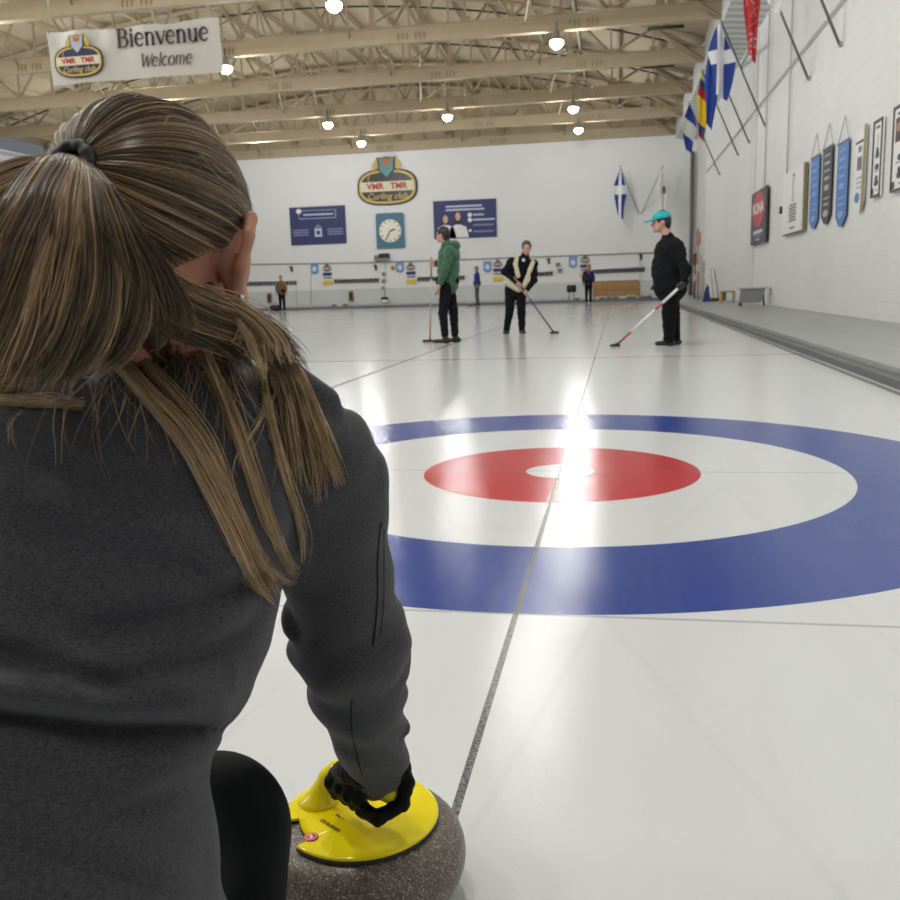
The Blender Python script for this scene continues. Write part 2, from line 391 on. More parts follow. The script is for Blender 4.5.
for y in (9.5, 26.6, 43.5): m.bx(XW - .035, XW + .1, y - .55, y + .55, 0, 8.25)
struct('trim_3', m, brick_material('white_brick_pier', (0.76, 0.765, 0.735), 0.22, 0.075, 0.8), 'white brick piers in the side wall')
m = MB(); m.bx(XL - .3, XL, YB, YW, -.1, 8.35); struct('wall_left', m, rib_material('ribbed_left_wall', (0.74, 0.75, 0.78), 2.2, 2))
m = MB(); m.add([(3.28, YB, 8.32), (XW, YB, 8.22), (XW, YW, 8.22), (3.28, YW, 8.32)], [(0, 1, 2, 3)]); m.add([(3.28, YB, 8.32), (3.28, YW, 8.32), (3.28, YW, 9.3), (3.28, YB, 9.3)], [(0, 1, 2, 3)])
struct('ceiling_soffit', m, rib_material('ribbed_soffit', (0.72, 0.725, 0.70), 1.6, 1))
# arched deck
m = MB(); nx = 36; X_ = np.linspace(XL - .2, 3.45, nx)
for y0, y1 in ((YB, 20), (20, YW + .2)):
    vs = [(x, y, roof(x) + .12) for y in (y0, y1) for x in X_]; m.add(vs, [(i, nx + i, nx + i + 1, i + 1) for i in range(nx - 1)], True)
struct('ceiling', m, TAN_D, 'arched tan roof deck')
TY = [20.55 + 5.45 * k for k in range(-6, 6)]
# purlins run along the hall
m = MB()
for x in np.arange(XL + .8, 3.2, 1.55): m.bx(x - .05, x + .05, YB, YW, roof(x) - .14, roof(x) + .1)
struct('ceiling_purlins', m, TAN, 'tan roof purlins')
ZC = 8.52
def truss(first=True):
    root = empty('ceiling_truss', (0, 0, 0)); tag(root, None, None, None, 'structure')
    b = MB(); x0, x1 = XL, 3.28
    b.bx(x0, x1, -.015, .015, ZC, ZC + .50); b.bx(x0, x1, -.13, .13, ZC, ZC + .02)
    b.bx(x0, x1, -.13, .13, ZC + .48, ZC + .50); b.build('bottom_chord', TAN, root)
    t = MB(); xs = np.linspace(x0, x1, 45)
    t.tube([(x, 0, roof(x) - .1) for x in xs], .10, 6); t.build('top_chord', TAN, root)
    r = MB()
    for a, c in ((0, 9), (10, 20), (20, 33), (33, 44)):
        xx = np.linspace(xs[int(a)], xs[min(int(c), 44)], 10); r.tube([(x, .55, roof(x) - .32) for x in xx], .035, 6)
    r.build('dark_line', DARK, root)  # added tubes that draw the dark lines along the arched top chord
    w = MB(); N = 22; px = np.linspace(x0 + .3, x1 - .3, N + 1)
    for i in range(N + 1):
        x = px[i]; w.box((x, 0, (ZC + .50 + roof(x) - .1) / 2), (.065, .065, roof(x) - .60 - ZC))
    for i in range(N):
        a, c = (px[i], px[i + 1]) if i % 2 == 0 else (px[i + 1], px[i])
        w.tube([(a, 0, ZC + .48), (c, 0, roof(c) - .12)], .05, 4)
    w.build('web_bracing', TAN, root)
    g = MB()
    for i in range(0, N + 1): g.rect(px[i] - .13, 0, px[i] + .13, .18, -.02, .02)
    # gusset plates stand in the truss plane
    g.v = [(x, z, ZC + .47 + y) for x, y, z in g.v]; g.build('gusset_plate', TAN, root)
    s = MB()
    for xx in (-6.6, -1.2, -13, -20):
        for k in range(7):
            if k != 3: s.bx(xx + k * .14 - .02, xx + k * .14 + .02, -.05, .0, ZC + .1, ZC + .30)
    s.build('splice_bolts', mat('tan_dark', (.30, .245, .16), .6), root)  # bolts in a darker tan than the chord
    e = MB(); e.tube([(3.2, 0, ZC + .05), (1.4, 0, roof(1.4) - .1)], .11, 4)
    e.build('end_brace', TAN, root)
    return root
tr0 = truss()
for i, y in enumerate(TY):
    t_ = tr0 if i == 0 else copy_tree(tr0); t_.location = (0, y, 0)
# cross bracing between trusses (thin rods)
m = MB()
for i in range(len(TY) - 1):
    for x in (-20, -14.5, -8.2, -2.6):
        m.tube([(x, TY[i], ZC + .3), (x + 1.2, TY[i + 1], roof(x) - .2)], .03, 4); m.tube([(x + 1.2, TY[i], roof(x) - .2), (x, TY[i + 1], ZC + .3)], .03, 4)
struct('ceiling_bracing', m, TAN)
# dark heater pipes near the right end of each bay
for i, y in enumerate(TY[5:11]):
    r = empty('radiant_heater', (1.75, y + 2.2, ZC + .42), label='dark heater tube under the roof, in the %s bay from far wall' % ('sixth', 'fifth', 'fourth', 'third', 'second', 'first')[i], cat='heater', group='heater tubes under the roof')
    MB().tube([(-.6, 0, 0), (.6, 0, 0)], .05, 8).build('tube', DARK, r)
    MB().bx(-.62, -.55, -.06, .06, -.06, .55).build('hanger', GREY, r); MB().bx(.5, .57, -.03, .03, 0, .5).build('hanger', GREY, r)

# ---- bay lights
BULB = mat('lamp_glow', (1.0, 0.93, 0.78), 0.5, emit=22.0, var=0)
LX = [-23.2, -17.8, -12.4, -7.0, -1.6]; LY = [42.2 - 5.45 * k for k in range(11)]  # row behind the camera is added and unseen, brightening the hair and back
def bay_light():
    r = empty('bay_light'); h = MB()
    h.lathe([(.0, .34), (.09, .34), (.09, .18), (.13, .15), (.20, .06), (.19, .06), (.12, .13)], 16); h.build('housing', mat('lamp_housing', (.30, .28, .24), .5), r)
    MB().lathe([(0, -.17), (.10, -.15), (.19, -.07), (.215, .01), (.18, .08), (0, .1)], 14).build('bulb', BULB, r)
    MB().tube([(0, 0, .34), (0, 0, .62)], .015, 6).build('hanger', DARK, r); return r
LNAME = {-17.8: 'far left', -12.4: 'left middle', -7.0: 'right middle', -1.6: 'right'}
proto = None
LON = {(-12.4, 25.85), (-12.4, 36.75), (-12.4, 42.2), (-7.0, 20.4), (-7.0, 36.75), (-1.6, 25.85), (-1.6, 36.75), (-1.6, 42.2)}
for x in LX:
    for j, y in enumerate(LY):
        vis = any(abs(x - a) < .1 and abs(y - b_) < .3 for a, b_ in LON)
        if 18 < y and not vis and x > -17: continue
        if (-13 < x and 5 < y < 12) or y < -9: continue
        if x == -7.0 and 12 < y < 18: continue
        if x < -17 and (j + (x < -20)) % 2: continue
        if vis:
            b = bay_light() if proto is None else copy_tree(proto)
            proto = proto or b; b.location = (x, y, 8.15)
            tag(b, 'glowing bay lamp under the roof, %s row, %s bay from far wall' % (LNAME[x], ('first', 'second', 'third', 'fourth', 'fifth', 'sixth')[j]), 'ceiling lamp', 'bay lamps under the roof')
        ld = bpy.data.lights.new('lamp_light', 'POINT'); ld.energy = 265 if y > 18 else 300 if y > 12 else (950 if x > -2 else 330 if x > -8 else 250) if y > 2 else 340 if y > -4 else 190; ld.color = (0.97, 0.99, 1.0); ld.shadow_soft_size = 0.17
        lo = bpy.data.objects.new('lamp_light', ld); C.objects.link(lo); lo.location = (x, y, 7.90)
w = bpy.data.worlds.new('world'); bpy.context.scene.world = w; w.use_nodes = True
w.node_tree.nodes['Background'].inputs[0].default_value = (0.86, 0.93, 1.0, 1); w.node_tree.nodes['Background'].inputs[1].default_value = 0.16
sc = bpy.context.scene
sc.view_settings.view_transform = 'Standard'; sc.view_settings.look = 'None'; sc.view_settings.exposure = 0.0
sc.cycles.max_bounces = 6; sc.cycles.diffuse_bounces = 4; sc.cycles.sample_clamp_indirect = 4.0; sc.cycles.use_denoising = True

# ================================================================== THINGS ON THE FAR WALL
def on_far(name, u, v, label, cat, group=None, y=YW - 0.02):
    return empty(name, yp(u, v, y), ROT_FAR, label, cat, group)
def far_m(px, y=YW): return px * (y + 4.6) / FPX       # metres per pixel on the far wall
def crest(root, W, ground, shield):
    # oblong club emblem with shield and two gold scrolls; W = width
    H = W * .56; M_ = lambda n, pts, a, b, mm: MB().plate(pts, a, b).build(n, mm, root)
    ol = lambda k, kk: ellipse(0, 0, W / 2 * k, H / 2 * kk, 40, p=2.7)
    M_('emblem_edge', ol(1.06, 1.09), 0, .02 * W, mat('emblem_edge_black', (.03, .028, .025), .6)); M_('emblem_rim', ol(1.0, 1.0), .02 * W, .026 * W, GOLD); M_('emblem_field', ol(.91, .86), .026 * W, .032 * W, ground)
    MB().rect(-W * .475, -H * .13, W * .475, H * .16, .032 * W, .038 * W).build('name_band', CREAM, root)
    hd = MB(); hd.strip(ellipse(0, H * .60, W * .215, H * .24, 16, -.35, PI + .35), W * .085, .01 * W, .024 * W); hd.build('scroll_handle', GOLD, root)
    sh = [(-.13 * W, H * .78), (-.15 * W, H * .86), (-.05 * W, H * .82), (0, H * .86), (.05 * W, H * .82), (.15 * W, H * .86), (.13 * W, H * .78), (.12 * W, H * .50), (0, H * .28), (-.12 * W, H * .50)]
    M_('shield_edge', [(x * 1.18, H * .62 + (y - H * .62) * 1.12) for x, y in sh], .026 * W, .034 * W, mat('emblem_edge_black', (.03, .028, .025), .6)); M_('shield', sh, .034 * W, .04 * W, shield)
    MB().plate([(-.075 * W, H * .80), (.075 * W, H * .80), (.06 * W, H * .66), (-.06 * W, H * .66)], .04 * W, .044 * W).build('shield_device', mat('orange_paint', (.48, .13, .05), .5), root)
    text('lettering', 'VMR   TMR', H * .25, REDM, root, 0, H * .015, .04 * W, offset=.006 * W, sx=1.05)
    text('lettering', 'Curling club', H * .26, GOLD, root, 0, -H * .28, .034 * W, shear=.25, offset=.002 * W)
    MB().strip([(-.30 * W, H * .34), (-.34 * W, H * .24), (-.30 * W, H * .18)], W * .014, .032 * W, .036 * W).build('scroll_mark', GOLD, root)
r = on_far('club_emblem', 387.5, 187, 'large oval club emblem with shield and cream name band above the clock', 'sign', y=YW - .03)
crest(r, far_m(57), mat('emblem_black', (.018, .02, .024), .4), mat('teal_shield', (.12, .27, .27), .5))
# clock
r = on_far('wall_clock', 390.5, 231, 'square teal wall clock with round cream face under the club emblem', 'clock')
k = far_m(1); W = 14.2 * k
MB().plate([(-W, -W * 1.16), (W, -W * 1.16), (W, W * 1.12), (W * .86, W * 1.22), (-W * .86, W * 1.22), (-W, W * 1.12)], 0, .1).build('case', mat('teal_case', (.055, .17, .25), .45), r)
MB().plate(ellipse(0, 0, W * .78, W * .78, 32), .1, .115).build('face', mat('clock_face', (.86, .80, .68), .5), r)
for i in range(12):
    a = i * PI / 6; MB().strip([(W * .6 * math.sin(a), W * .6 * math.cos(a)), (W * .72 * math.sin(a), W * .72 * math.cos(a))], W * .07, .115, .12).build('hour_mark', DARK, r)
MB().strip([(0, 0), (-W * .28, -W * .56)], W * .08, .12, .126).build('minute_hand', DARK, r); MB().strip([(0, 0), (W * .36, W * .1)], W * .10, .12, .127).build('hour_hand', DARK, r)
# advertising boards
def board(u0, v0, u1, v1, name, label):
    r = on_far(name, (u0 + u1) / 2, (v0 + v1) / 2, label, 'sign'); w, h = far_m(u1 - u0) / 2, far_m(v1 - v0) / 2
    MB().bx(-w, w, -h, h, 0, .05, .01).build('panel', NAVY, r); return r, w, h
r, w, h = board(289, 207, 347, 244, 'advertising_board', 'navy advertising board with white box and small emblem, the one left of the clock')
b = MB(); b.strip([(-.62 * w, .80 * h), (.66 * w, .80 * h)], .02 * h, .05, .055); b.strip([(.66 * w, .80 * h), (.66 * w, .38 * h)], .03 * h, .05, .055); b.strip([(.66 * w, .38 * h), (-.66 * w, .38 * h)], .03 * h, .05, .055); b.strip([(-.66 * w, .38 * h), (-.66 * w, .8 * h)], .02 * h, .05, .055); b.build('box_outline', PALE, r)
MB().plate(ellipse(-.66 * w, .78 * h, .1 * w, .13 * h, 14), .055, .06).build('logo', WHITE, r)
MB().rect(-.5 * w, .54 * h, .58 * w, .62 * h, .05, .055).build('print_line', PALE, r)
b = MB(); b.plate([(-.12 * w, -.15 * h), (.14 * w, -.15 * h), (.14 * w, -.6 * h), (-.12 * w, -.6 * h)], .05, .055); b.build('emblem', PALE, r)
MB().plate([(-.14 * w, -.1 * h), (.16 * w, -.1 * h), (0.01 * w, .06 * h)], .05, .055).build('emblem', DIMP, r); MB().rect(-.05 * w, -.48 * h, .07 * w, -.28 * h, .055, .06).build('emblem', NAVY, r)
for sx in (-1, 1):
    for q in range(3): MB().rect(sx * .62 * w - .28 * w, -.22 * h - q * .13 * h - .04 * h, sx * .62 * w + .28 * w, -.22 * h - q * .13 * h + .04 * h, .05, .055).build('print_line', DIMP, r)
r, w, h = board(434, 201, 496, 237, 'advertising_board', 'navy advertising board with portraits of two women in white, right of the clock')
for y, x1 in ((.68, .55), (.5, .62)): MB().rect(-.6 * w, y * h - .05 * h, x1 * w, y * h + .05 * h, .05, .055).build('print_line', PALE, r)
for y, x0, x1, mm in ((.2, .26, .6, PALE), (-.06, .26, .95, PALE), (-.34, .26, .9, DIMP), (-.68, .26, .9, DIMP)): MB().rect(x0 * w, y * h - .045 * h, x1 * w, y * h + .045 * h, .05, .055).build('print_line', mm, r)
for y, s_ in ((.2, .07), (-.06, .07), (-.62, .045)): MB().plate(ellipse(.16 * w, y * h, s_ * w, s_ * w, 14), .05, .056).build('icon_disc', WHITE, r)
SK = mat('printed_skin', (.62, .42, .32), .6); HR = mat('printed_hair', (.03, .022, .02), .6); WH = mat('printed_white', (.78, .78, .80), .6)
for x, y in ((-.62, 0.02), (-.22, .14)):
    MB().plate(ellipse(x * w, (y - .12) * h, .13 * w, .38 * h, 18), .05, .054).build('portrait_hair', HR, r); MB().plate([(x * w - .30 * w, -.97 * h), (x * w + .34 * w, -.97 * h), (x * w + .26 * w, -.42 * h), (x * w + .08 * w, -.28 * h), (x * w - .08 * w, -.28 * h), (x * w - .24 * w, -.42 * h)], .054, .057).build('portrait_coat', WH, r)
    MB().plate(ellipse(x * w, y * h, .085 * w, .22 * h, 18), .057, .06).build('portrait_face', SK, r)
# conduit line on the far wall and rails
m = MB()
for (a, b_) in (((245, 264.5), (380, 262.2)), ((380, 262.2), (655, 252.5))): m.tube([yp(a[0], a[1], YW - .05), yp(b_[0], b_[1], YW - .05)], .035, 6)
struct('trim_4', m, mat('conduit_grey', (.40, .41, .42), .5), 'thin pipe running along the far wall')
m = MB()
for u, v0, v1 in ((385, 258, 301), (296.5, 282, 306), (311, 264, 306), (640, 254, 300)): m.tube([yp(u, v0, YW - .04), yp(u, v1, YW - .04)], .018, 6)
struct('trim_5', m, mat('conduit_pale', (.52, .53, .53), .5))
RACKS = [(246, 284.2, 297, 282.8, 'behind the person in brown'), (334, 281.6, 379, 280.4, 'between the emblem plates left of the clock column'), (417, 279.4, 465, 277.6, 'behind the player in green'), (534, 274.4, 553, 273.6, 'right of the player in the cream vest'), (592, 271.8, 645, 269.5, 'above the wooden bench')]
for u0, v0, u1, v1, wh in RACKS:
    a, b_ = yp(u0, v0, YW - .06), yp(u1, v1, YW - .06); r = empty('broom_rack', a, (0, 0, 0), 'white rail of dark pegs, %s' % wh, 'rack', 'wall racks at the far end')
    d = b_ - a; MB().tube([(0, 0.03, 0.14), tuple(d + np.array([0, .03, .14]))], .05, 6).build('rail', WHITE, r)
    n = int((u1 - u0) / 2.6); pg = None
    for i in range(n):
        p = d * (i + .5) / n
        if pg is None: pg = MB().box((0, 0, 0), (.105, .06, .22), None, .015).build('peg', BLACK, r); o = pg
        else: o = pg.copy(); C.objects.link(o); o.parent = r
        o.location = tuple(p)
# lane plates: small crest over navy and yellow name bars
for i, (u, v, wh) in enumerate([(327.5, 276, 'left of the clock column'), (411, 275, 'beside the player in green'), (498, 272, 'behind the player in the cream vest'), (585, 268, 'behind the person in navy')]):
    r = on_far('lane_plate', u, v, 'lane marker with crest, navy and yellow bars, %s' % wh, 'sign', 'lane markers at the far end', YW - .03)
    k = far_m(1)
    MB().rect(-4.6 * k, .4 * k, 4.6 * k, 3.4 * k, 0, .03).build('navy_bar', mat('lane_navy', (.02, .03, .17), .5), r); MB().rect(-5 * k, -8.6 * k, 5 * k, -4.6 * k, 0, .03).build('yellow_bar', mat('lane_yellow', (.75, .52, .02), .5), r)
    MB().rect(-4.2 * k, -2.2 * k, 4.2 * k, -1.3 * k, 0, .02).build('name_line', DARK, r)
    MB().plate(ellipse(0, 7.4 * k, 4.4 * k, 2.6 * k, 20, p=2.6), 0, .03).build('crest_body', mat('crest_brown', (.16, .13, .11), .5), r); MB().rect(-3.8 * k, 6.6 * k, 3.8 * k, 8.2 * k, .03, .04).build('crest_band', mat('crest_band', (.55, .42, .36), .5), r)
    MB().plate([(-2 * k, 9.6 * k), (2 * k, 9.6 * k), (1.6 * k, 12 * k), (-1.6 * k, 12 * k)], 0, .035).build('crest_shield', mat('crest_brown', (.16, .13, .11), .5), r)
for u, v, wh in [(314.5, 268.5, 'left of the first lane marker'), (400, 267, 'right of the clock column'), (487.5, 266.5, 'above the person in the blue jacket'), (573, 262, 'left of the curly-haired person')]:
    r = on_far('lane_poster', u, v, 'small pale blue poster with white centre, %s' % wh, 'poster', 'blue lane posters'); k = far_m(1)
    MB().plate([(-4 * k, 5 * k), (4 * k, 5 * k), (4 * k, -4 * k), (0, -6 * k), (-4 * k, -4 * k)], 0, .03).build('sheet', mat('poster_blue', (.16, .30, .55), .5), r); MB().plate(ellipse(0, -.5 * k, 2.2 * k, 2.6 * k, 16), .03, .04).build('print', mat('poster_white', (.62, .72, .85), .5), r)
r = on_far('yellow_poster', 393, 268, 'small yellow round poster beside the blue poster right of the clock column', 'poster'); k = far_m(1)
MB().plate(ellipse(0, 0, 2.8 * k, 2.6 * k, 18), 0, .02).build('disc', mat('poster_yellow', (.55, .40, .08), .5), r)
MB().plate(ellipse(0, 0, 1.2 * k, 1.1 * k, 12), .02, .03).build('print', DARK, r)
# the column of equipment below the clock
k = far_m(1)
r = on_far('projector', 385, 256, 'black projector box on the wall directly under the clock', 'projector'); MB().bx(-5 * k, 5 * k, -2.4 * k, 2.4 * k, 0, .35, .04).build('case', BLACK, r); MB().bx(-6 * k, 5.5 * k, -3.4 * k, -2.4 * k, 0, .4).build('shelf', GREY, r)
r = on_far('wall_speaker', 377, 258, 'small grey speaker left of the projector under the clock', 'speaker'); MB().bx(-2 * k, 2 * k, -3 * k, 3 * k, 0, .25, .04).build('case', GREY, r); MB().plate(ellipse(0, 0, 1.1 * k, 1.4 * k, 12), .25, .26).build('cone', DARK, r)
r = on_far('stone_bin', 384.5, 298.5, 'white bin with black lid standing below the clock', 'bin', y=YW - .3); MB().lathe([(2.9 * k, 0), (3.3 * k, 3.5 * k)], 16).build('bin_body', WHITE, r).rotation_euler = (-PI / 2, 0, 0); o = MB().lathe([(3.6 * k, 0), (3.6 * k, 1.4 * k), (2.6 * k, 2.6 * k)], 16).build('bin_lid', BLACK, r); o.rotation_euler = (-PI / 2, 0, 0); o.location = (0, 3.5 * k, 0)
for o in r.children: o.location.y -= 4.5 * k
for u, v, s_ in ((384, 274, 2.6), (384, 281, 2.8), (383, 288, 1.8)):
    r = on_far('score_disc', u, v, 'small grey round counter on the wall column below the clock, at %s height' % {274: 'top', 281: 'middle', 288: 'bottom'}[v], 'scoreboard'); MB().plate(ellipse(0, 0, s_ * k, s_ * k * .8, 14), 0, .06).build('disc', mat('disc_grey', (.36, .37, .37), .5), r); MB().rect(-.6 * k, -s_ * .5 * k, .6 * k, s_ * .5 * k, .06, .07).build('mark', DARK, r)
for u, v, wh in ((292, 269, 'left of the first blue poster'), (376, 267.5, 'beside the clock column'), (549, 261, 'right of the player in the cream vest'), (641, 257, 'above the wooden bench')):
    r = on_far('wall_hook', u, v, 'small dark bracket on the far wall, %s' % wh, 'bracket', 'dark brackets on the far wall'); MB().bx(-1 * k, 1 * k, -2.6 * k, 2.6 * k, 0, .06).build('plate', DARK, r); MB().bx(-1.8 * k, 0, 1 * k, 2.4 * k, .06, .2).build('arm', DARK, r)
for u, v, wh in ((270, 298, 'beside the person in brown'), (351.5, 296, 'left of the clock column')):
    r = on_far('foot_hack', u, v, 'small brown wooden block hung low on the wall, %s' % wh, 'hack', 'wooden blocks on the far wall'); MB().bx(-2.1 * k, 2.1 * k, -5 * k, 5 * k, 0, .15, .03).build('board', mat('hack_brown', (.22, .14, .06), .6), r); MB().bx(-1.2 * k, 1.2 * k, -3 * k, 3 * k, .15, .2).build('pad', BLACK, r)
for u, v, wh in ((558, 264.5, 'upper'), (560, 270.5, 'lower')):
    r = on_far('thermostat_box', u, v, 'small grey control box right of the cream-vest player, the %s one' % wh, 'box'); MB().bx(-2.4 * k, 2.4 * k, -1.9 * k, 1.9 * k, 0, .1, .02).build('case', GREY, r); MB().rect(-1.2 * k, -.6 * k, 1.2 * k, .8 * k, .1, .11).build('display', DARK, r)
# flags on the far wall
def cloth_flag(name, root, w, h, m, seed, droop=1.0, nx=10, ny=16, ripple=.12, taper=.6):
    rr = random.Random(seed); vs = []; fs = []
    ph = rr.random() * 6
    for j in range(ny + 1):
        t = j / ny
        for i in range(nx + 1):
            s_ = i / nx; ww = w * (.22 + .78 * min(1, t / .38)) * (1 - taper * max(0, (t - .4) / .6))
            vs.append(((s_ - .5) * ww + .06 * w * math.sin(t * 5 + ph), -t * h - .16 * h * s_ * droop * (1 - t * .3), ripple * w * math.sin(s_ * 9 + t * 2 + ph) + .02 * math.sin(t * 9)))
    for j in range(ny):
        for i in range(nx): a = j * (nx + 1) + i; fs.append((a, a + nx + 1, a + nx + 2, a + 1))
    mb = MB(); mb.add(vs, fs, True); return mb.build(name, m, root)
def flag_material(name, cols, kind, w, h):
    t = NT(name); co = t.coord(); sp = t.n('ShaderNodeSeparateXYZ'); t.l(co, sp.inputs[0]); x, y = sp.outputs[0], sp.outputs[1]
    if kind == 'bands': f = t.math('FRACT', t.math('MULTIPLY', t.math('ADD', y, t.math('MULTIPLY', x, .9)), 1 / h))
    elif kind == 'cross':
        f = t.math('ADD', t.math('LESS_THAN', t.math('ABSOLUTE', t.math('ADD', x, .05 * w)), .13 * w), t.math('LESS_THAN', t.math('ABSOLUTE', t.math('ADD', y, .45 * h)), .09 * h)); f = t.math('MINIMUM', f, .99)
    else: f = t.ramp(t.noise(co, 2.6 / w, 2), [(.47, 0), (.50, 1)])
    n = len(cols); c = t.ramp(f, [(i / n, q) for i, q in enumerate(cols)], 'CONSTANT')
    t.l(c, t.b.inputs['Base Color']); t.b.inputs['Roughness'].default_value = .8; return t.m
BLU = (.02, .055, .30); WHT = (.78, .78, .78)
k = far_m(1)
def wall_flag(ub, vb, ut, vt, label, m, w, h, out=1.0, seed=1):
    base = yp(ub, vb, YW - .02); tip = yp(ut, vt, YW - out); r = empty('wall_flag', base, (0, 0, 0), label, 'flag')
    d = tip - base; MB().tube([(0, 0, 0), tuple(d)], .03, 6).build('pole', mat('pole_grey', (.42, .43, .44), .4), r); MB().lathe([(0, -.05), (.05, 0), (0, .07)], 8, tuple(d)).build('finial', GREY, r)
    f = cloth_flag('flag', r, w, h, m, seed); f.location = tuple(d * .97); f.rotation_euler = ROT_FAR; return r
r = wall_flag(639, 214, 620, 166, 'blue and white flag drooping from a slanted pole on the far wall', flag_material('flag_blue_cross', [BLU, WHT], 'cross', 10 * k, 44 * k), 12 * k, 42 * k, 1.2, 3)
r = wall_flag(641, 214, 663, 166, 'white flag with a small dark crest drooping from a pole on the far wall', flag_material('flag_white', [(.72, .72, .69), (.66, .66, .62)], 'patch', 10 * k, 40 * k), 9 * k, 40 * k, 1.2, 5)
f = MB().plate(ellipse(0, 0, 1.3 * k, 3.6 * k, 12), 0, .02).build('crest', DARK, r); f.rotation_euler = ROT_FAR; f.location = tuple(yp(664, 190, YW - 1.35) - np.array(r.location))
# dark pipe in the corner
m = MB(); m.tube([yp(692.5, 160, YW - .25) * [1, 1, 0] + [0, 0, .1], yp(692.5, 160, YW - .25) * [1, 1, 0] + [0, 0, 7.6]], .10, 8); struct('trim_6', m, mat('corner_pipe', (.16, .155, .15), .5))

# ================================================================== SIDE WALL
m = MB(); m.tube([(XW - .05, 8, 5.88), (XW - .05, 42, 5.88)], .022, 6)
for y, z0, z1 in ((23.95, 3.0, 8.2), (20.4, 2.6, 8.2)): m.tube([(XW - .05, y, z0), (XW - .05, y, z1)], .02, 6)
struct('trim_7', m, mat('conduit_grey2', (.50, .50, .49), .5), 'thin conduits on the side wall')
m = MB()
for (a, b_) in (((724, 110), (700, 160)),): m.tube([xp(*a, XW - .05), xp(*b_, XW - .05)], .02, 6)
POLES = [(15.2, 'sixth'), (18.13, 'fifth'), (24.2, 'fourth'), (27.4, 'third'), (30.2, 'second'), (36.1, 'first')]
PGM = mat('pole_dark', (.15, .15, .15), .4)
def side_flag(y, label, m, w, h, seed, tipd=(-1.3, -.15, 2.25), base=5.12, cols=None):
    r = empty('side_flag', (XW - .055, y, base), (0, 0, 0), label, 'flag')
    MB().tube([(0, 0, 0), tipd], .028, 6).build('pole', PGM, r); MB().tube([(.01, 0, -.04), (0.01, 0, .05)], .035, 6).build('bracket', GREY, r); MB().lathe([(0, -.05), (.05, 0), (0, .08)], 8, tipd).build('finial', GREY, r)
    if m is not None:
        f = cloth_flag('flag', r, w, h, m, seed); f.location = tuple(np.array(tipd) * .98 + np.array([0, -.12, 0])); f.rotation_euler = ROT_FAR
    return r
TIP = (-1.25, 0, 2.85)
RD, YE = (.42, .015, .02), (.75, .50, .01)
side_flag(36.1, 'blue and white flag on the side wall nearest the far corner', flag_material('flag_a', [BLU, (.70, .70, .66), BLU], 'bands', .6, 2.0), .60, 1.75, 21, TIP)
side_flag(30.2, 'red and yellow flag on the side wall, second from the far corner', flag_material('flag_b', [YE, YE, RD, (.05, .06, .2), YE], 'bands', .6, 1.5), .42, 2.1, 22, TIP)
side_flag(27.4, 'plain deep blue flag on the side wall between the red-yellow and blue-white flags', flag_material('flag_c', [BLU, (.02, .07, .36)], 'patch', .6, 2.0), .42, 2.15, 23, TIP)
side_flag(24.2, 'wide blue flag with white cross on the side wall, largest blue one', flag_material('flag_d', [BLU, WHT], 'cross', .75, 2.0), .75, 1.9, 24, TIP)
side_flag(18.13, 'red and white flag hanging high on the side wall', flag_material('flag_e', [(.45, .02, .02), WHT, (.45, .02, .02)], 'patch', .6, 2.2), .38, 2.2, 25, TIP)
side_flag(15.2, 'white flag at the top edge of the picture on the side wall', flag_material('flag_f', [WHT, (.7, .7, .7)], 'patch', .6, 2.0), .55, 2.0, 26, TIP)
a, b_ = xp(741, 66, XW - .12), xp(753, 44, XW - .45); r = empty('pipe_bracket', a, (0, 0, 0), 'short grey bar high on the side wall by the red and white flag', 'bracket')
MB().tube([(0, 0, 0), tuple(b_ - a)], .05, 8).build('bar', GREY, r); MB().box((.04, 0, 0), (.06, .16, .2), None, .01).build('plate', GREY, r)
def sy(u, v): return float(xp(u, v, XW - .03)[1])
def on_side(name, y, z, label, cat, group=None, off=.02): return empty(name, (XW - off, y, z), ROT_RIGHT, label, cat, group)
DK = mat('ink_dark', (.06, .06, .065), .6); INK = mat('ink_grey', (.22, .22, .23), .6); PANEL = mat('panel_white', (.80, .79, .77), .5, var=.02); OLIVE = mat('panel_edge_olive', (.22, .19, .10), .5)
# red and black poster; widths along the wall are local x (towards the camera is +x)
r = on_side('wall_poster', sy(761, 218), 2.62, 'charcoal poster with red round logo and white letters on the brick pier', 'poster', off=.06); W, H = 1.45, .76
MB().bx(-W, W, -H, H, 0, .05).build('panel', mat('poster_charcoal', (.045, .05, .055), .5), r); MB().plate(ellipse(0, .22, 1.12, .50, 32), .05, .056).build('logo_disc', mat('poster_red', (.50, .035, .065), .5), r)
text('lettering', 'RONA', .42, PANEL, r, 0, .24, .06, offset=.012, sx=1.7); MB().rect(-.85, -.47, .85, -.37, .05, .055).build('print_line', PALE, r); MB().rect(-.7, -.56, .7, -.51, .05, .055).build('print_line', DIMP, r); MB().rect(-.3, -.66, .3, -.61, .05, .055).build('print_line', PALE, r)
# white sponsor board
r = on_side('sponsor_board', sy(796, 202), 2.60, 'large white board with dark vertical lettering and olive edges on the side wall', 'sign'); W, H = 1.28, .735
MB().bx(-W, W, -H, H, 0, .08).build('board_edge', OLIVE, r); MB().bx(-W, W - .05, -H + .03, H, .08, .10).build('board_face', PANEL, r)
t = text('lettering', 'Curling', .26, DK, r, .1, .30, .105, rotz=PI / 2, shear=.2, sx=.85)
for q, (yy, ww) in enumerate(((-.08, .42), (-.15, .46), (-.22, .40), (-.29, .46), (-.36, .38), (-.43, .44), (-.60, .30))): MB().rect(.1 - ww, yy - .025, .1 + ww, yy + .025, .10, .104).build('print_line', INK, r)
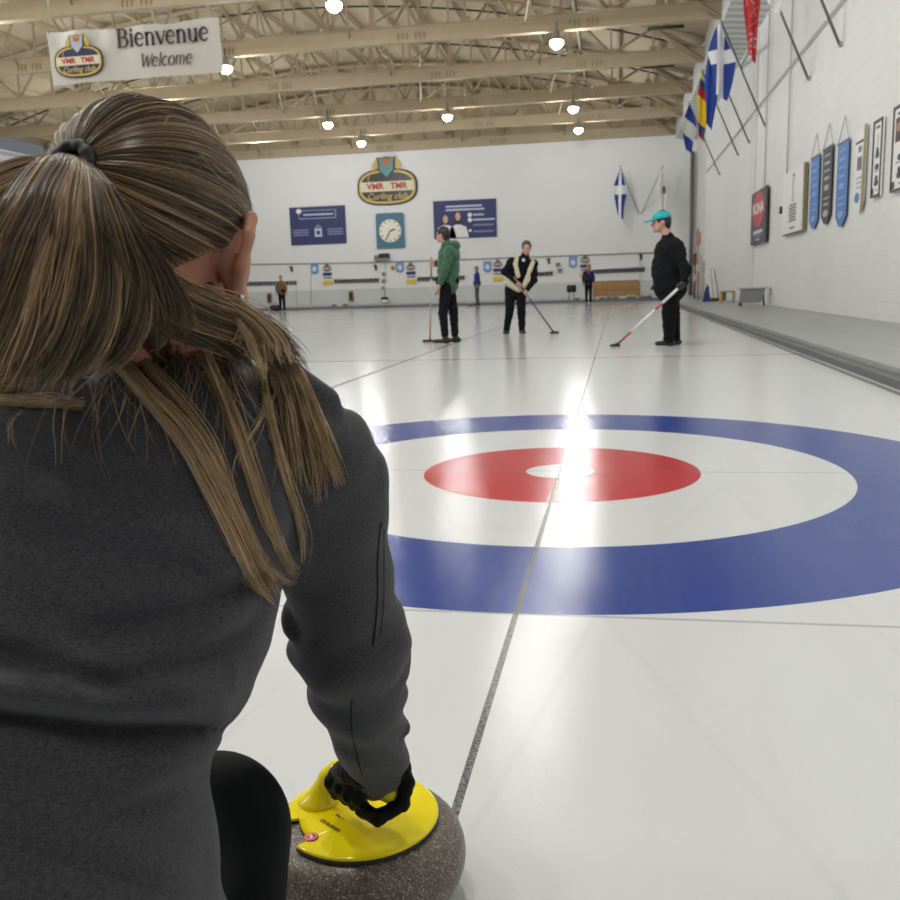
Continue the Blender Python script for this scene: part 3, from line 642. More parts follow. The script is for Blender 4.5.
# three pennants on strings
def pennant(y, zt, zb, w, m, edge, label, tilt=0.0):
    r = on_side('pennant', y, zt, label, 'banner', 'hanging pennants on the side wall', off=.04); H = zt - zb
    MB().plate([(-w, 0), (w, 0), (w, -H * .88), (w * .3, -H), (-w * .3, -H), (-w, -H * .88)], 0, .012).build('cloth', m, r)
    MB().tube([(-w * 1.05, 0, .01), (w * 1.05, 0, .01)], .018, 6).build('rod', INK, r)
    MB().tube([(-w, 0, .01), (0, .46, -.005), (w, 0, .01)], .008, 5).build('string', mat('cord_grey', (.4, .4, .38), .7), r)
    for q, (yy, hh, ww) in enumerate(((.10, .03, .6), (.20, .05, .55), (.30, .03, .6), (.40, .06, .5), (.52, .10, .45), (.66, .03, .6), (.74, .04, .5))): MB().rect(-w * ww, -H * yy - hh * .5, w * ww, -H * yy + hh * .5, .012, .016).build('print_line', edge, r)
    MB().plate(ellipse(0, -H * .86, w * .5, .07, 14), .012, .018).build('badge', edge, r); return r
BL1 = mat('pennant_blue', (.085, .20, .50), .6); LB = mat('pennant_print_blue', (.22, .36, .66), .6); LG = mat('pennant_print_grey', (.42, .42, .44), .6); BK1 = mat('pennant_charcoal', (.05, .05, .055), .6)
pennant(sy(815, 195), 3.34, 1.86, .42, BL1, LB, 'blue pennant on a string, left of the charcoal pennant'); pennant(sy(827.5, 187), 3.36, 1.88, .42, BK1, LG, 'charcoal pennant on a string between two blue pennants'); pennant(sy(842.7, 186), 3.28, 1.76, .42, BL1, LB, 'blue pennant on a string, right of the charcoal pennant')
# cream pennant with olive edge
r = on_side('pennant', sy(860.5, 175), 3.34, 'cream pennant with olive edge and slanted bottom on the side wall', 'banner', 'hanging pennants on the side wall'); w_, H = .32, 1.42
MB().plate([(-w_, -.1), (w_, 0), (w_, -H * .86), (w_ * .62, -H), (-w_, -H * .9)], 0, .03).build('cloth', PANEL, r); MB().plate([(w_ - .05, 0), (w_ + .03, 0), (w_ + .03, -H * .88), (w_ * .66, -H * 1.04), (w_ * .6, -H)], .03, .045).build('edge', mat('edge_khaki', (.33, .29, .15), .6), r)
MB().rect(-w_, -.26, w_ * .8, -.22, .03, .035).build('print_line', DK, r)
for yy, hh, ww, mm in ((.36, .10, .35, INK), (.60, .22, .5, mat('ink_slate', (.15, .15, .20), .6)), (.84, .03, .6, LG), (.92, .03, .5, LG), (1.0, .03, .55, LG)): MB().rect(-w_ * ww, -yy - hh / 2, w_ * ww * .8, -yy + hh / 2, .03, .036).build('print_line', mm, r)
MB().plate(ellipse(-w_ * .3, -1.17, .16, .09, 14), .03, .036).build('blue_badge', BL1, r)
# two framed posters
for i, (y, zt, zb, w_, label) in enumerate(((sy(878.5, 160), 3.28, 2.08, .25, 'narrow white poster in a dark frame, right of the cream pennant'), (sy(901.5, 152), 3.30, 2.06, .38, 'white framed poster with a reddish-black picture at the right edge of the photo'))):
    r = on_side('framed_poster', y, (zt + zb) / 2, label, 'poster', 'framed posters on the side wall'); H = (zt - zb) / 2
    MB().bx(-w_, w_, -H, H, 0, .03).build('sheet', PANEL, r); b = MB()
    for a in ((-w_, -H, w_, -H + .035), (-w_, H - .035, w_, H), (-w_, -H, -w_ + .02, H), (w_ - .02, -H, w_, H)): b.rect(*a, .03, .05)
    b.build('frame', DK, r)
    MB().rect(-w_ * .5, H * .78, w_ * .3, H * .84, .03, .034).build('print_line', DK, r)
    if i == 0:
        MB().strip([(0, H * .65), (0, H * .25)], .03, .03, .034).build('broom_print', INK, r); MB().plate([(-.05, H * .28), (.05, H * .28), (.11, H * .02), (-.11, H * .02)], .03, .036).build('broom_print', DK, r)
    else:
        MB().rect(-.26, H * .16, .26, H * .72, .03, .036).build('picture', mat('picture_dark', (.06, .035, .03), .6), r); MB().rect(-.2, H * .4, .12, H * .6, .036, .04).build('picture_light', mat('picture_tan', (.35, .2, .15), .6), r)
    for yy, s_ in ((-.18, .11), (-.48, .08), (-.60, .12)): MB().plate(ellipse(0, yy * H - .02, s_, .05, 14), .03, .034).build('print_mark', DK, r)
    MB().rect(-w_ * .5, -H * .34, w_ * .4, -H * .31, .03, .034).build('print_line', INK, r); MB().rect(-w_ * .9, -H * .92, -w_ * .55, -H * .75, .03, .034).build('print_mark', DK, r); MB().rect(0, -H * .84, w_ * .5, -H * .81, .03, .034).build('print_line', INK, r)
r = on_side('wall_socket', sy(782, 198), 2.55, 'tiny black box on the side wall between charcoal poster and white board', 'box'); MB().bx(-.09, .09, -.09, .09, 0, .06, .01).build('case', BLACK, r); MB().rect(-.04, -.05, .04, .05, .06, .065).build('cover', GREY, r)
# things on the walkway
b0, b1 = gp(737, 303.5, ZP), gp(763, 307, ZP)
r = empty('bench', (0, 0, ZP), (0, 0, 0), 'grey bench with slanted front panel standing on the walkway by the side wall', 'bench')
by = 22.6
def ax(u, y): d = ray(u, 300); return CAM[0] + d[0] * (y - CAM[1]) / d[1]
x0, x1 = ax(738, by), ax(769, by); r.location = ((x0 + x1) / 2, by, ZP); L = (x1 - x0) / 2
MB().bx(-L, L, -.2, .2, .46, .50, .01).build('seat', mat('bench_top', (.52, .53, .53), .5), r); MB().add([(-L * .88, -.14, .46), (L * .72, -.14, .46), (L * .46, -.14, .08), (-L * 1.0, -.14, .08), (-L * .88, -.12, .46), (L * .72, -.12, .46), (L * .46, -.12, .08), (-L * 1.0, -.12, .08)], [(0, 1, 2, 3), (7, 6, 5, 4), (0, 4, 5, 1), (1, 5, 6, 2), (2, 6, 7, 3), (3, 7, 4, 0)]).build('front_panel', mat('bench_panel', (.25, .255, .26), .45), r)
for x_, z_ in ((-L * .9, 0), (L * .72, 0)): MB().tube([(x_ * .8, .1, .46), (x_, .1, 0)], .025, 6).build('leg', DARK, r); MB().tube([(x_ * .8, -.1, .46), (x_ * .9, -.1, 0)], .025, 6).build('leg', DARK, r)
by = 27.5; x0, x1 = ax(720, by), ax(734.5, by); r = empty('wooden_stool', ((x0 + x1) / 2, by, ZP), (0, 0, 0), 'small honey-coloured wooden step stool left of the grey bench', 'stool'); L = (x1 - x0) / 2
LW = mat('light_wood', (.46, .33, .16), .5, var=.2)
MB().bx(-L, L, -.2, .2, .32, .38, .01).build('seat', LW, r)
for sx in (-1, 1): MB().bx(sx * L * .9 - .03, sx * L * .9 + .03, -.18, .18, 0, .32).build('side', LW, r)
MB().bx(-L * .85, -.02, .12, .15, .05, .32).build('back_board', LW, r)
by = 29.2
r = empty('dust_pan', (ax(706.5, by), by, ZP), (0, 0, 0), 'dark blue upright dust pan left of the leaning brooms in the corner', 'dustpan'); MB().add([(-.14, 0, 0), (.14, 0, 0), (.12, .12, 0), (-.12, .12, 0), (-.03, .04, .5), (.07, .04, .55), (.07, .08, .55), (-.03, .08, .5)], [(0, 1, 5, 4), (1, 2, 6, 5), (2, 3, 7, 6), (3, 0, 4, 7), (4, 5, 6, 7), (3, 2, 1, 0)]).build('pan', mat('pan_blue', (.015, .03, .14), .5), r); MB().tube([(.02, .06, .5), (.02, .08, .62)], .02, 6).build('handle', mat('pan_handle', (.4, .3, .2), .5), r)
for i, (u0, u1, wh, mm) in enumerate(((713.5, 710.5, 'left', GREY), (718.5, 715.5, 'right', DARK))):
    p0 = np.array([ax(u0, by + .5 * i), by + .5 * i, ZP]); r = empty('corner_broom', p0, (0, 0, 0), 'floor broom leaning by the corner, %s of the pair beside the blue dust pan' % wh, 'broom'); d = np.array([ax(u1, by) - p0[0], .1, 1.12])
    MB().tube([(0, 0, .1), tuple(d)], .018, 6).build('pole', mm, r); MB().bx(-.09, .09, -.05, .05, 0, .12, .01).build('brush', mat('brush_brown', (.12, .05, .025), .8), r)
by = 36.0
for i, (u0, u1, hh, colr, wh) in enumerate(((698, 697, 2.7, (.42, .26, .22), 'pinkish brown, tallest'), (701, 699, 1.75, (.55, .54, .50), 'pale grey'), (704, 701.5, 1.5, (.45, .47, .42), 'greenish grey'), (694.5, 695, 1.9, (.14, .07, .04), 'dark brown'))):
    by = 33 + 1.3 * i; p0 = np.array([ax(u0, by), by, ZP]); r = empty('stored_pole', p0, (0, 0, 0), 'long tool leaning in the far right corner, the %s one' % wh, 'pole', 'tools leaning in the corner'); mm = mat('stored_' + str(i), colr, .6)
    d = np.array([ax(u1, by) - p0[0], .1, hh]); MB().tube([(0, 0, 0), tuple(d)], .045, 6).build('shaft', mm, r); MB().box(tuple(d * .86), (.22, .10, .5), None, .03).build('head', mm, r); MB().box(tuple(d * .45), (.16, .09, .3), None, .03).build('wrap', mat('wrap_pale', (.55, .52, .48), .7), r)
# wooden bench at the far end
r = empty('wooden_bench', (0, 0, 0), (0, 0, 0), 'brown wooden bench with tall plank back at the far end of the ice', 'bench'); by = 43.6; x0, x1 = ax(593, by), ax(640, by); L = (x1 - x0) / 2; r.location = ((x0 + x1) / 2, by, .1)
b = MB(); b.plate([(-L, .36), (L, .36), (L, .80), (L - .12, .90), (-L, .90)], 0, .06); o = b.build('back_board', WOOD, r); o.rotation_euler = (PI / 2, 0, 0); o.location = (0, .12, 0)
MB().bx(-L, L, -.35, .1, .40, .45, .01).build('seat', mat('bench_seat_wood', (.26, .135, .05), .5, var=.2), r); MB().bx(-L, L, -.36, -.32, .12, .40).build('front_board', WOOD, r)
for sx in (-1, 1): MB().bx(sx * L * .94 - .04, sx * L * .94 + .04, -.34, .1, 0, .40).build('leg', WOOD, r)
r = empty('black_stool', (ax(571.5, 43.0), 43.0, .1), (0, 0, 0), 'small black padded stool left of the curly-haired person', 'stool'); MB().lathe([(.0, .74), (.2, .74), (.24, .68), (.24, .42), (.2, .38), (0, .38)], 18).build('cushion', BLACK, r)
for q in range(4): MB().tube([(.14 * math.cos(q * PI / 2 + .7), .14 * math.sin(q * PI / 2 + .7), .4), (.2 * math.cos(q * PI / 2 + .7), .2 * math.sin(q * PI / 2 + .7), 0)], .02, 6).build('leg', GREY, r)

# ================================================================== WELCOME BANNER
BY = 15.1
A, B = yp(46, 33, BY), yp(219, 16, BY); Cc = yp(51, 85, BY)
bw, bh = abs(B[0] - A[0]), abs(A[2] - Cc[2])
r = empty('welcome_banner', ((A[0] + B[0]) / 2, BY, (A[2] + Cc[2]) / 2), ROT_FAR, 'long white banner reading Bienvenue Welcome hanging from the roof', 'banner')
ban = mat('banner_vinyl', (.54, .515, .465), .5, var=.04)
vs = []; fs = []; nx, ny = 40, 10
for j in range(ny + 1):
    for i in range(nx + 1):
        s_, t_ = i / nx - .5, j / ny - .5
        vs.append((s_ * bw + .02 * bw * t_ * -.3, t_ * bh + .012 * bh * math.sin(s_ * 20) * (t_ > 0) - .03 * bh * math.cos(s_ * PI * 2) * max(0, t_), .03 * math.sin(s_ * 16 + t_ * 1.5) - .035 + .02 * math.sin(s_ * 31 - t_ * 3) * (t_ > 0)))
for j in range(ny):
    for i in range(nx): a = j * (nx + 1) + i; fs.append((a, a + 1, a + nx + 2, a + nx + 1))
MB().add(vs, fs, True).build('vinyl_sheet', ban, r)
for s_ in (-.49, -.17, .17, .49): MB().tube([(s_ * bw, bh * .47, -.02), (s_ * bw, bh * .47 + 2.4, -.4)], .008, 5).build('cord', GREY, r)
cr = empty('emblem', (0, 0, 0)); cr.parent = r; cr.location = (-bw * .315, -bh * .10, .03)
crest(cr, bw * .27, mat('emblem_navy', (.03, .03, .085), .5), mat('shield_silver', (.45, .48, .52), .5))
# serif lettering drawn stroke by stroke (unit x-height box)
def serif(word, size, slant, m, x, y, wt=1.0):
    b = MB(); cx = 0.0
    def st(p, w0=.15, w1=None):
        ws = [w0 + (0 if w1 is None else (w1 - w0) * abs(2 * i / (len(p) - 1) - 1)) for i in range(len(p))]
        b.strip([((px + cx + slant * py) * size + x, py * size + y) for px, py in p], [q * size * wt for q in ws], .02, .026)
    def arc(ox, oy, a, c, t0, t1, w0, w1): st([(ox + a * math.cos(math.radians(t0 + (t1 - t0) * i / 12)), oy + c * math.sin(math.radians(t0 + (t1 - t0) * i / 12))) for i in range(13)], w0, w1)
    def ser(px, py, w=.3):
        if not slant: st([(px - w / 2, py), (px + w / 2, py)], .055)
    for ch in word:
        if ch == 'B': st([(.2, 0), (.2, 1.42)], .2); ser(.15, 0.02, .4); ser(.15, 1.40, .4); st([(.2, .75), (.55, .75)], .06); st([(.2, 1.4), (.5, 1.4)], .06); st([(.2, .02), (.55, .02)], .06); arc(.5, 1.07, .3, .33, -90, 90, .19, .06); arc(.55, .385, .36, .365, -90, 90, .2, .06); cx += 1.08
        elif ch == 'i': st([(.2, 0), (.2, .98)], .18); ser(.2, .02); ser(.13, .97, .2); st([(.1, 1.26), (.3, 1.26)], .2); cx += .46
        elif ch == 'e': arc(.42, .5, .34, .5, 0, 320, .07, .17) if False else arc(.42, .5, .34, .49, 8, 325, .19, .07); st([(.12, .55), (.75, .55)], .06); cx += .86
        elif ch == 'n': st([(.2, 0), (.2, .98)], .18); ser(.2, .02); ser(.13, .97, .2); arc(.47, .62, .27, .36, 160, 0, .08, .17); st([(.74, .64), (.74, 0)], .18); ser(.74, .02); cx += 1.0
        elif ch == 'v': st([(.08, .98), (.43, 0)], .18); st([(.43, 0), (.78, .98)], .08); ser(.1, .97, .32); ser(.78, .97, .26); cx += .86
        elif ch == 'u': st([(.2, .98), (.2, .36)], .18); arc(.45, .36, .25, .35, 180, 350, .08, .17); st([(.74, .98), (.74, 0)], .18); ser(.13, .97, .22); ser(.67, .97, .22); ser(.78, .02, .2); cx += 1.0
        elif ch == 'W': st([(.1, 1.4), (.42, 0)], .17); st([(.42, 0), (.72, 1.2)], .08); st([(.72, 1.2), (1.0, 0)], .17); st([(1.0, 0), (1.36, 1.4)], .08); st([(0, 1.4), (.26, 1.4)], .06); cx += 1.35
        elif ch == 'l': st([(.18, 0), (.18, 1.45)], .14); st([(.18, .03), (.32, .1)], .07); cx += .38
        elif ch == 'c': arc(.42, .5, .33, .49, 40, 320, .17, .07); cx += .78
        elif ch == 'o': arc(.44, .5, .35, .49, 0, 360, .07, .07); arc(.44, .5, .35, .49, 110, 250, .16, .07); arc(.44, .5, .35, .49, -70, 70, .16, .07); cx += .9
        elif ch == 'm':
            st([(.15, 0), (.15, .98)], .14); arc(.38, .64, .23, .34, 160, 0, .07, .14); st([(.61, .66), (.61, 0)], .14); arc(.84, .64, .23, .34, 160, 0, .07, .14); st([(1.07, .66), (1.07, 0)], .14); cx += 1.28
    return b, cx * size
tm = mat('banner_ink', (.035, .03, .03), .6)
b, wd = serif('Bienvenue', 1.0, 0, tm, 0, 0)
sz = bw * .525 / wd; b, wd = serif('Bienvenue', sz, 0, tm, -bw * .085, bh * .10, 1.35); b.build('lettering', tm, r)
b, wd = serif('Welcome', 1.0, .22, tm, 0, 0); sz = bw * .30 / wd; b, wd = serif('Welcome', sz, .22, tm, bw * .035, -bh * .30, 1.25); b.build('lettering', mat('banner_ink_soft', (.10, .085, .075), .6), r)

# ================================================================== PEOPLE ON THE ICE
SKIN = mat('skin_fair', (.52, .30, .22), .5, var=.06, scale=20)
BROWNH = mat('hair_brown', (.075, .045, .028), .5, var=.3, scale=40); BLACKH = mat('hair_black', (.014, .011, .010), .45, var=.3, scale=40)
BCLOTH = cloth_material('black_cloth', (.004, .0045, .006), (.010, .011, .013), 160, sheen=.0)
def hand_grip(H, axis, palm, rad=.016, s=1.0):
    # closed hand round a shaft through H: palm on side `palm`, four unequal fingers wrapping, thumb from the side of the palm
    a = unit(axis); p = unit(np.asarray(palm) - a * (np.asarray(palm) @ a)); q = np.cross(a, p); out = []
    H = np.asarray(H, float); R = rad + .009 * s
    out.append(Ell(H + p * (rad + .013 * s), (.043 * s, .03 * s, .018 * s), np.stack([a, q, p]), .012))
    for i, ln in enumerate((225, 250, 235, 200)):
        off = a * ((i - 1.5) * .0205 * s); pts = []
        for k in range(4):
            th = math.radians(25 + ln * k / 3); pts.append(H + off + R * (math.cos(th) * p + math.sin(th) * q))
        for k in range(3): out.append(Cap(pts[k], pts[k + 1], (.0105 - .0008 * k) * s, (.0098 - .0008 * k) * s, .003))
    b = H + p * (rad + .010 * s) - q * .026 * s - a * .030 * s
    t1 = H - q * R * 1.2 - a * .040 * s; t2 = H - p * R * .75 - q * R * .5 - a * .030 * s
    out += [Cap(b, t1, .0125 * s, .011 * s, .005), Cap(t1, t2, .011 * s, .009 * s, .003)]
    return out
def hand_open(H, d, nrm, s=1.0):
    d = unit(d); nrm = unit(np.asarray(nrm) - d * (np.asarray(nrm) @ d)); w = np.cross(d, nrm); H = np.asarray(H, float)
    out = [Ell(H, (.038 * s, .045 * s, .017 * s), np.stack([w, d, nrm]), .012)]
    for i, ln in enumerate((.070, .080, .074, .058)):
        b = H + d * .036 * s + w * ((1.5 - i) * .019 * s); m_ = b + d * ln * .55 * s + nrm * .010 * s; e = m_ + d * ln * .40 * s + nrm * .022 * s
        out += [Cap(b, m_, .0100 * s, .0092 * s, .003), Cap(m_, e, .0092 * s, .0075 * s, .003)]
    b = H - d * .015 * s + w * .030 * s; m_ = b + d * .032 * s + w * .022 * s + nrm * .012 * s; out += [Cap(b, m_, .0125 * s, .0105 * s, .005), Cap(m_, m_ + d * .03 * s + nrm * .008 * s, .0105 * s, .0085 * s, .003)]
    return out
def head_prims(c, f, s=1.0):
    R = frame(f); x, y, z = R; P = lambda a, b, d: c + s * (a * x + b * y + d * z)
    return [Ell(P(0, -.005, .025), (.076 * s, .094 * s, .092 * s), R, .02), Ell(P(0, .035, -.045), (.056 * s, .062 * s, .068 * s), R, .03),
            Cap(P(0, .088, .012), P(0, .110, -.022), .009 * s, .014 * s, .012), Cap(P(-.018, .093, -.058), P(.018, .093, -.058), .008 * s, None, .01), Ell(P(0, .083, -.085), (.022 * s,) * 3, None, .02),
            Cap(P(-.040, .082, .026), P(.040, .082, .026), .011 * s, None, .012),
            Ell(P(.076, -.005, -.008), (.010 * s, .019 * s, .032 * s), R, .006), Ell(P(-.076, -.005, -.008), (.010 * s, .019 * s, .032 * s), R, .006)], P, R
def person(label, foot, K, h=.011):
    J = {k: np.asarray(v, float) for k, v in K.items() if isinstance(v, (list, tuple, np.ndarray)) and k not in ('handL', 'handR', 'hair', 'flat')}
    root = empty('person', foot, (0, 0, 0), label, 'person'); s = K.get('hs', 1.0)
    hp, P, R = head_prims(J['head'], J['face'], s)
    ch, hip, nk = J['chest'], J['hip'], J['neck']
    pr = hp + [Cap(P(0, -.02, -.06), nk, .052 * s, .06, .02), Cap(nk, ch, .06, .10, .03), Cap(ch, hip, .10, .10, .03)]
    for q in 'LR':
        sh, el, ha = J['sh' + q], J['el' + q], J['ha' + q]
        pr += [Cap(ch, sh, .06, .045, .02), Cap(sh, el, .042, .034, .01), Cap(el, ha, .034, .024, .01)]
        hm = K.get('hand' + q)
        pr += hand_grip(ha, hm[1], unit(el - ha) * .6 + np.asarray(hm[2]), .015, K.get('hands', 1.15)) if hm[0] == 'grip' else hand_open(ha, hm[1], hm[2], K.get('hands', 1.15))
        kn, an, to = J['kn' + q], J['an' + q], J['to' + q]
        hj = hip + np.asarray(K['hipaxis']) * K['hips'] * (-1 if q == 'L' else 1); fd = unit((to - an) * (1, 1, 0)); pr += [Cap(hip, hj, .05, .05, .02), Cap(hj, kn, .055, .045, .02), Cap(kn, an, .042, .032, .01), Cap(an - (0, 0, .03), np.array([an[0], an[1], .05]) + fd * .10, .024, .020, .01)]
    body = sdf_obj('body', pr, h * .85, .012, K.get('skin', SKIN), root)
    for sx in (-1, 1):
        e = MB(); e.lathe([(0, -.011), (.009, -.006), (.011, 0), (.009, .006), (0, .011)], 10, tuple(P(sx * .031, .084, .008))); e.build('eye', mat('eye_dark', (.03, .022, .018), .3), root)
    MB().tube([tuple(P(-.024, .0995, -.058)), tuple(P(0, .103, -.059)), tuple(P(.024, .0995, -.058))], .005, 6).build('mouth', mat('lip', (.36, .12, .10), .5), root)
    if K.get('gloves'):
        for q in 'LR':
            hm = K['hand' + q]; ha, el = J['ha' + q], J['el' + q]; hp2 = hand_grip(ha, hm[1], unit(el - ha) * .6 + np.asarray(hm[2]), .015, K.get('hands', 1.15)) if hm[0] == 'grip' else hand_open(ha, hm[1], hm[2], K.get('hands', 1.15))
            sdf_obj('glove', hp2 + [Cap(ha, ha + unit(el - ha) * .07, .03, .034, .015)], .007, .008, BLACK, root, disp=lambda X: -.005)
    # jacket
    tr = K.get('torso', .155); fl = K.get('flat', ((0, 1, 0), .72)); bl = K.get('belly', .0)
    jp = [Cap(ch, J.get('waist', (ch + hip) / 2), tr, tr * .96 + bl, .05, fl), Cap(J.get('waist', (ch + hip) / 2), hip, tr * .96 + bl, tr * 1.0 + bl * .6, .05, fl), Cap(nk + (0, 0, -.005), ch, .078, tr * .9, .04, fl)]
    sw = K.get('sleeve', 1.0)
    for q in 'LR':
        sh, el, ha = J['sh' + q], J['el' + q], J['ha' + q]; wr = ha + unit(el - ha) * .065
        jp += [Cap(ch + (sh - ch) * .5, sh, .09, .072 * sw, .05), Cap(sh, el, .070 * sw, .056 * sw, .025), Cap(el, wr, .055 * sw, .040 * sw, .025)]
    jp += [Cap(nk - (0, 0, .01), nk + (P(0, 0, .0) - J['head']) + (0, 0, .025), .068, .062, .02)]
    def wr_(X): return .004 * np.sin(X[:, 2] * 38 + X[:, 0] * 21) * np.sin(X[:, 0] * 30 + 2) + .003 * np.sin(X[:, 2] * 70 - X[:, 0] * 40)
    sdf_obj('jacket', jp, h, .02, K['top'], root, disp=wr_)
    if K.get('extra'): K['extra'](root, J, P, h)
    # trousers
    tp = [Cap(hip + (-.05, 0, .05), hip + (.05, 0, .05), tr * .8 + bl * .5, None, .04)]; lw = K.get('legw', 1.0)
    for q in 'LR':
        o = K['hips'] * (-1 if q == 'L' else 1); hj = hip + np.asarray(K['hipaxis']) * o
        tp += [Cap(hj - (0, 0, .02), J['kn' + q], .100 * lw, .072 * lw, .03), Cap(J['kn' + q], J['an' + q] + (0, 0, .01), .072 * lw, .056 * lw, .02)]
    sdf_obj('trousers', tp, h, .02, K['pants'], root, disp=wr_)
    for q in 'LR':
        an, to = J['an' + q], J['to' + q]; d = unit((to - an) * (1, 1, 0)); a0 = np.array([an[0], an[1], .045]) - d * .05; a1 = a0 + d * .20
        sp_ = [Cap(a0, a1, .044, .036, .02, ((0, 0, 1), .85)), Cap(a0 + (0, 0, .01) + d * .03, np.array([an[0], an[1], .105]), .05, .046, .02)]
        sdf_obj('shoe', sp_, h * .8, .015, K.get('shoes', BLACK), root, cuts=[Fn(lambda X: X[..., 2] - .004, a0 - .3, a0 + (.3, .3, -.02), .002)])
    # hair or cap
    hk = K.get('hair', ('short', BROWNH))
    if hk[0] in ('short', 'back', 'curly'):
        g = {'short': .008, 'back': .010, 'curly': .035}[hk[0]] * s
        hp_ = [Ell(P(0, -.012, .032), (.076 * s + g, .092 * s + g, .090 * s + g), R, .01), Ell(P(0, -.055, -.03), (.06 * s + g, .04 * s + g, .06 * s + g), R, .03)]
        if hk[0] == 'curly': hp_ += [Ell(P(sx * .075, -.02, -.05), (.04, .05, .07), R, .03) for sx in (-1, 1)]
        cut = [Ell(P(0, .115, -.01), (.085 * s, .085 * s, .080 * s), R, .01), Ell(P(.08, .0, -.05), (.03 * s, .05 * s, .06 * s), R, .01), Ell(P(-.08, .0, -.05), (.03 * s, .05 * s, .06 * s), R, .01)]
        if hk[0] == 'curly': cut = cut[:1]
        sdf_obj('hair', hp_, h * .7, .01, hk[1], root, cuts=cut, disp=(lambda X: .006 * np.sin(X[:, 0] * 160) * np.sin(X[:, 1] * 150) * np.sin(X[:, 2] * 140)) if hk[0] == 'curly' else None)
    if 'cap' in K:
        cp = [Ell(P(0, -.005, .045), (.088 * s, .106 * s, .082 * s), R, .01)]
        cutp = [Fn(lambda X: ((X - P(0, 0, .035)) @ R[2]), P(0, 0, 0) - .3, P(0, 0, 0) + .3, .004)]
        c_ = sdf_obj('cap', cp, h * .7, .006, K['cap'], root, cuts=cutp)
        br = sdf_obj('brim', [Cap(P(-.03, .085, .038), P(-.03, .165, .028), .045 * s, .035 * s, .01, (R[2], .22)), Cap(P(.03, .085, .038), P(.03, .165, .028), .045 * s, .035 * s, .01, (R[2], .22))], h * .6, .02, K['cap'], c_)
    return root
def broom(label, top, bot, cols, hd, headw=.2, headmat=BLACK, r0=.0145):
    # shaft from the head on the ice up to the top end; cols: list of (t0, t1, material)
    bot = np.asarray(bot, float); top = np.asarray(top, float); r = empty('curling_broom', bot, (0, 0, 0), label, 'broom'); d = top - bot
    for n, t0, t1, mm, rr in cols: MB().tube([tuple(d * t0), tuple(d * t1)], rr, 10).build(n, mm, r)
    z = math.atan2(hd[1], hd[0]); M_ = Matrix.Rotation(z, 3, 'Z')
    MB().box((0, 0, .022), (headw, .075, .03), M_, .012).build('head', headmat, r); MB().box((0, 0, .006), (headw * .94, .07, .012), M_, .003).build('brush_pad', mat('brush_pad', (.10, .10, .11), .9), r)
    MB().tube([(0, 0, .03), tuple(d * .045)], .018, 8).build('head_joint', BLACK, r); return r
def px(Y, foot): return lambda u, v, dy=0.0: yp(u, v, Y + dy) - foot

# --- player in the turquoise cap
ft = gp(670, 346); Y = ft[1]; j = px(Y, ft)
bot = gp(615, 346.5); top = yp(684, 283, Y - .30)
axis = unit(top - bot)
wb = mat('broom_white', (.78, .78, .79), .35, var=.02); wp = mat('broom_pink', (.55, .06, .14), .4); wr = mat('broom_red', (.42, .035, .06), .4)
person('player in turquoise cap and black jacket standing with a white broom, facing left', ft, dict(
    head=j(661.5, 222), face=(-1, -.10, -.12), neck=j(667.5, 238), chest=j(670, 252), waist=j(669.5, 269), hip=j(670.5, 286), shL=j(673, 248, -.20), shR=j(668, 248, .20),
    elL=j(686, 270, -.27), haL=(bot + (top - bot) * .965) - ft, elR=j(659, 268, .24), haR=j(656.5, 280, .1), handL=('grip', axis, (.3, -1, .3)), handR=('open', (-.2, -.2, -1), (-1, 0, 0)),
    knL=j(669, 316, -.09), knR=j(673, 316, .10), anL=j(669, 340, -.09), anR=j(675, 339, .10), toL=j(660, 345, -.12), toR=j(667, 344, .08),
    torso=.20, belly=.03, flat=((0, 1, 0), .95), sleeve=1.25, legw=1.24, hips=.10, hipaxis=(0, 1, 0), top=BCLOTH, pants=cloth_material('black_trousers', (.0035, .0035, .004), (.007, .007, .008), 160, sheen=.0), hair=('short', BLACKH), cap=mat('turquoise_cap', (.0, .38, .40), .6), hs=1.14, gloves=True))
broom('white curling broom with pink bands held by the player in the turquoise cap', top, bot, [('lower_shaft', .02, .06, BLACK, .013), ('red_shaft', .06, .24, wr, .0145), ('shaft', .24, .60, wb, .0145), ('pink_band', .60, .70, wp, .017), ('grip', .70, 1.0, wb, .0185)], (1, .3), .13)
# --- player in green
ft = gp(446, 343.5); Y = ft[1]; j = px(Y, ft); GREEN = cloth_material('green_fleece', (.035, .095, .055), (.055, .135, .08), 120)
bot = gp(430, 342); top = yp(431.5, 257, Y + .12); axis = unit(top - bot)
def hoodx(root, J, P, h): sdf_obj('hood', [Ell(J['neck'] + (.10, .02, -.03), (.10, .13, .085), None, .04), Cap(J['neck'] + (-.03, -.08, -.02), J['neck'] + (.09, -.07, -.02), .045, .05, .03), Cap(J['neck'] + (-.03, .08, -.02), J['neck'] + (.09, .07, -.02), .045, .05, .03)], h, .03, GREEN, root)
person('player in a green hooded sweatshirt standing sideways with an upright broom', ft, dict(
    head=j(443, 235), face=(-1, .42, .02), neck=j(447, 244), chest=j(449, 255), waist=j(448.5, 268), hip=j(447.5, 284), shL=j(450, 251, -.19), shR=j(448, 251, .19),
    elL=j(445, 270, -.25), haL=j(438.5, 287, -.25), elR=j(441, 264, .24), haR=(bot + (top - bot) * .93) - ft, handR=('grip', axis, (.8, .3, .1)), handL=('open', (-.15, 0, -1), (-1, .3, 0)),
    knL=j(443, 313, -.09), knR=j(453.5, 312, .10), anL=j(445, 335, -.09), anR=j(455, 335, .10), toL=j(430, 342, -.12), toR=j(444, 341, .05),
    torso=.165, flat=((0, 1, 0), 1.05), sleeve=1.1, legw=.98, hips=.09, hipaxis=(0, 1, 0), top=GREEN, pants=BCLOTH, hair=('short', BLACKH), extra=hoodx))
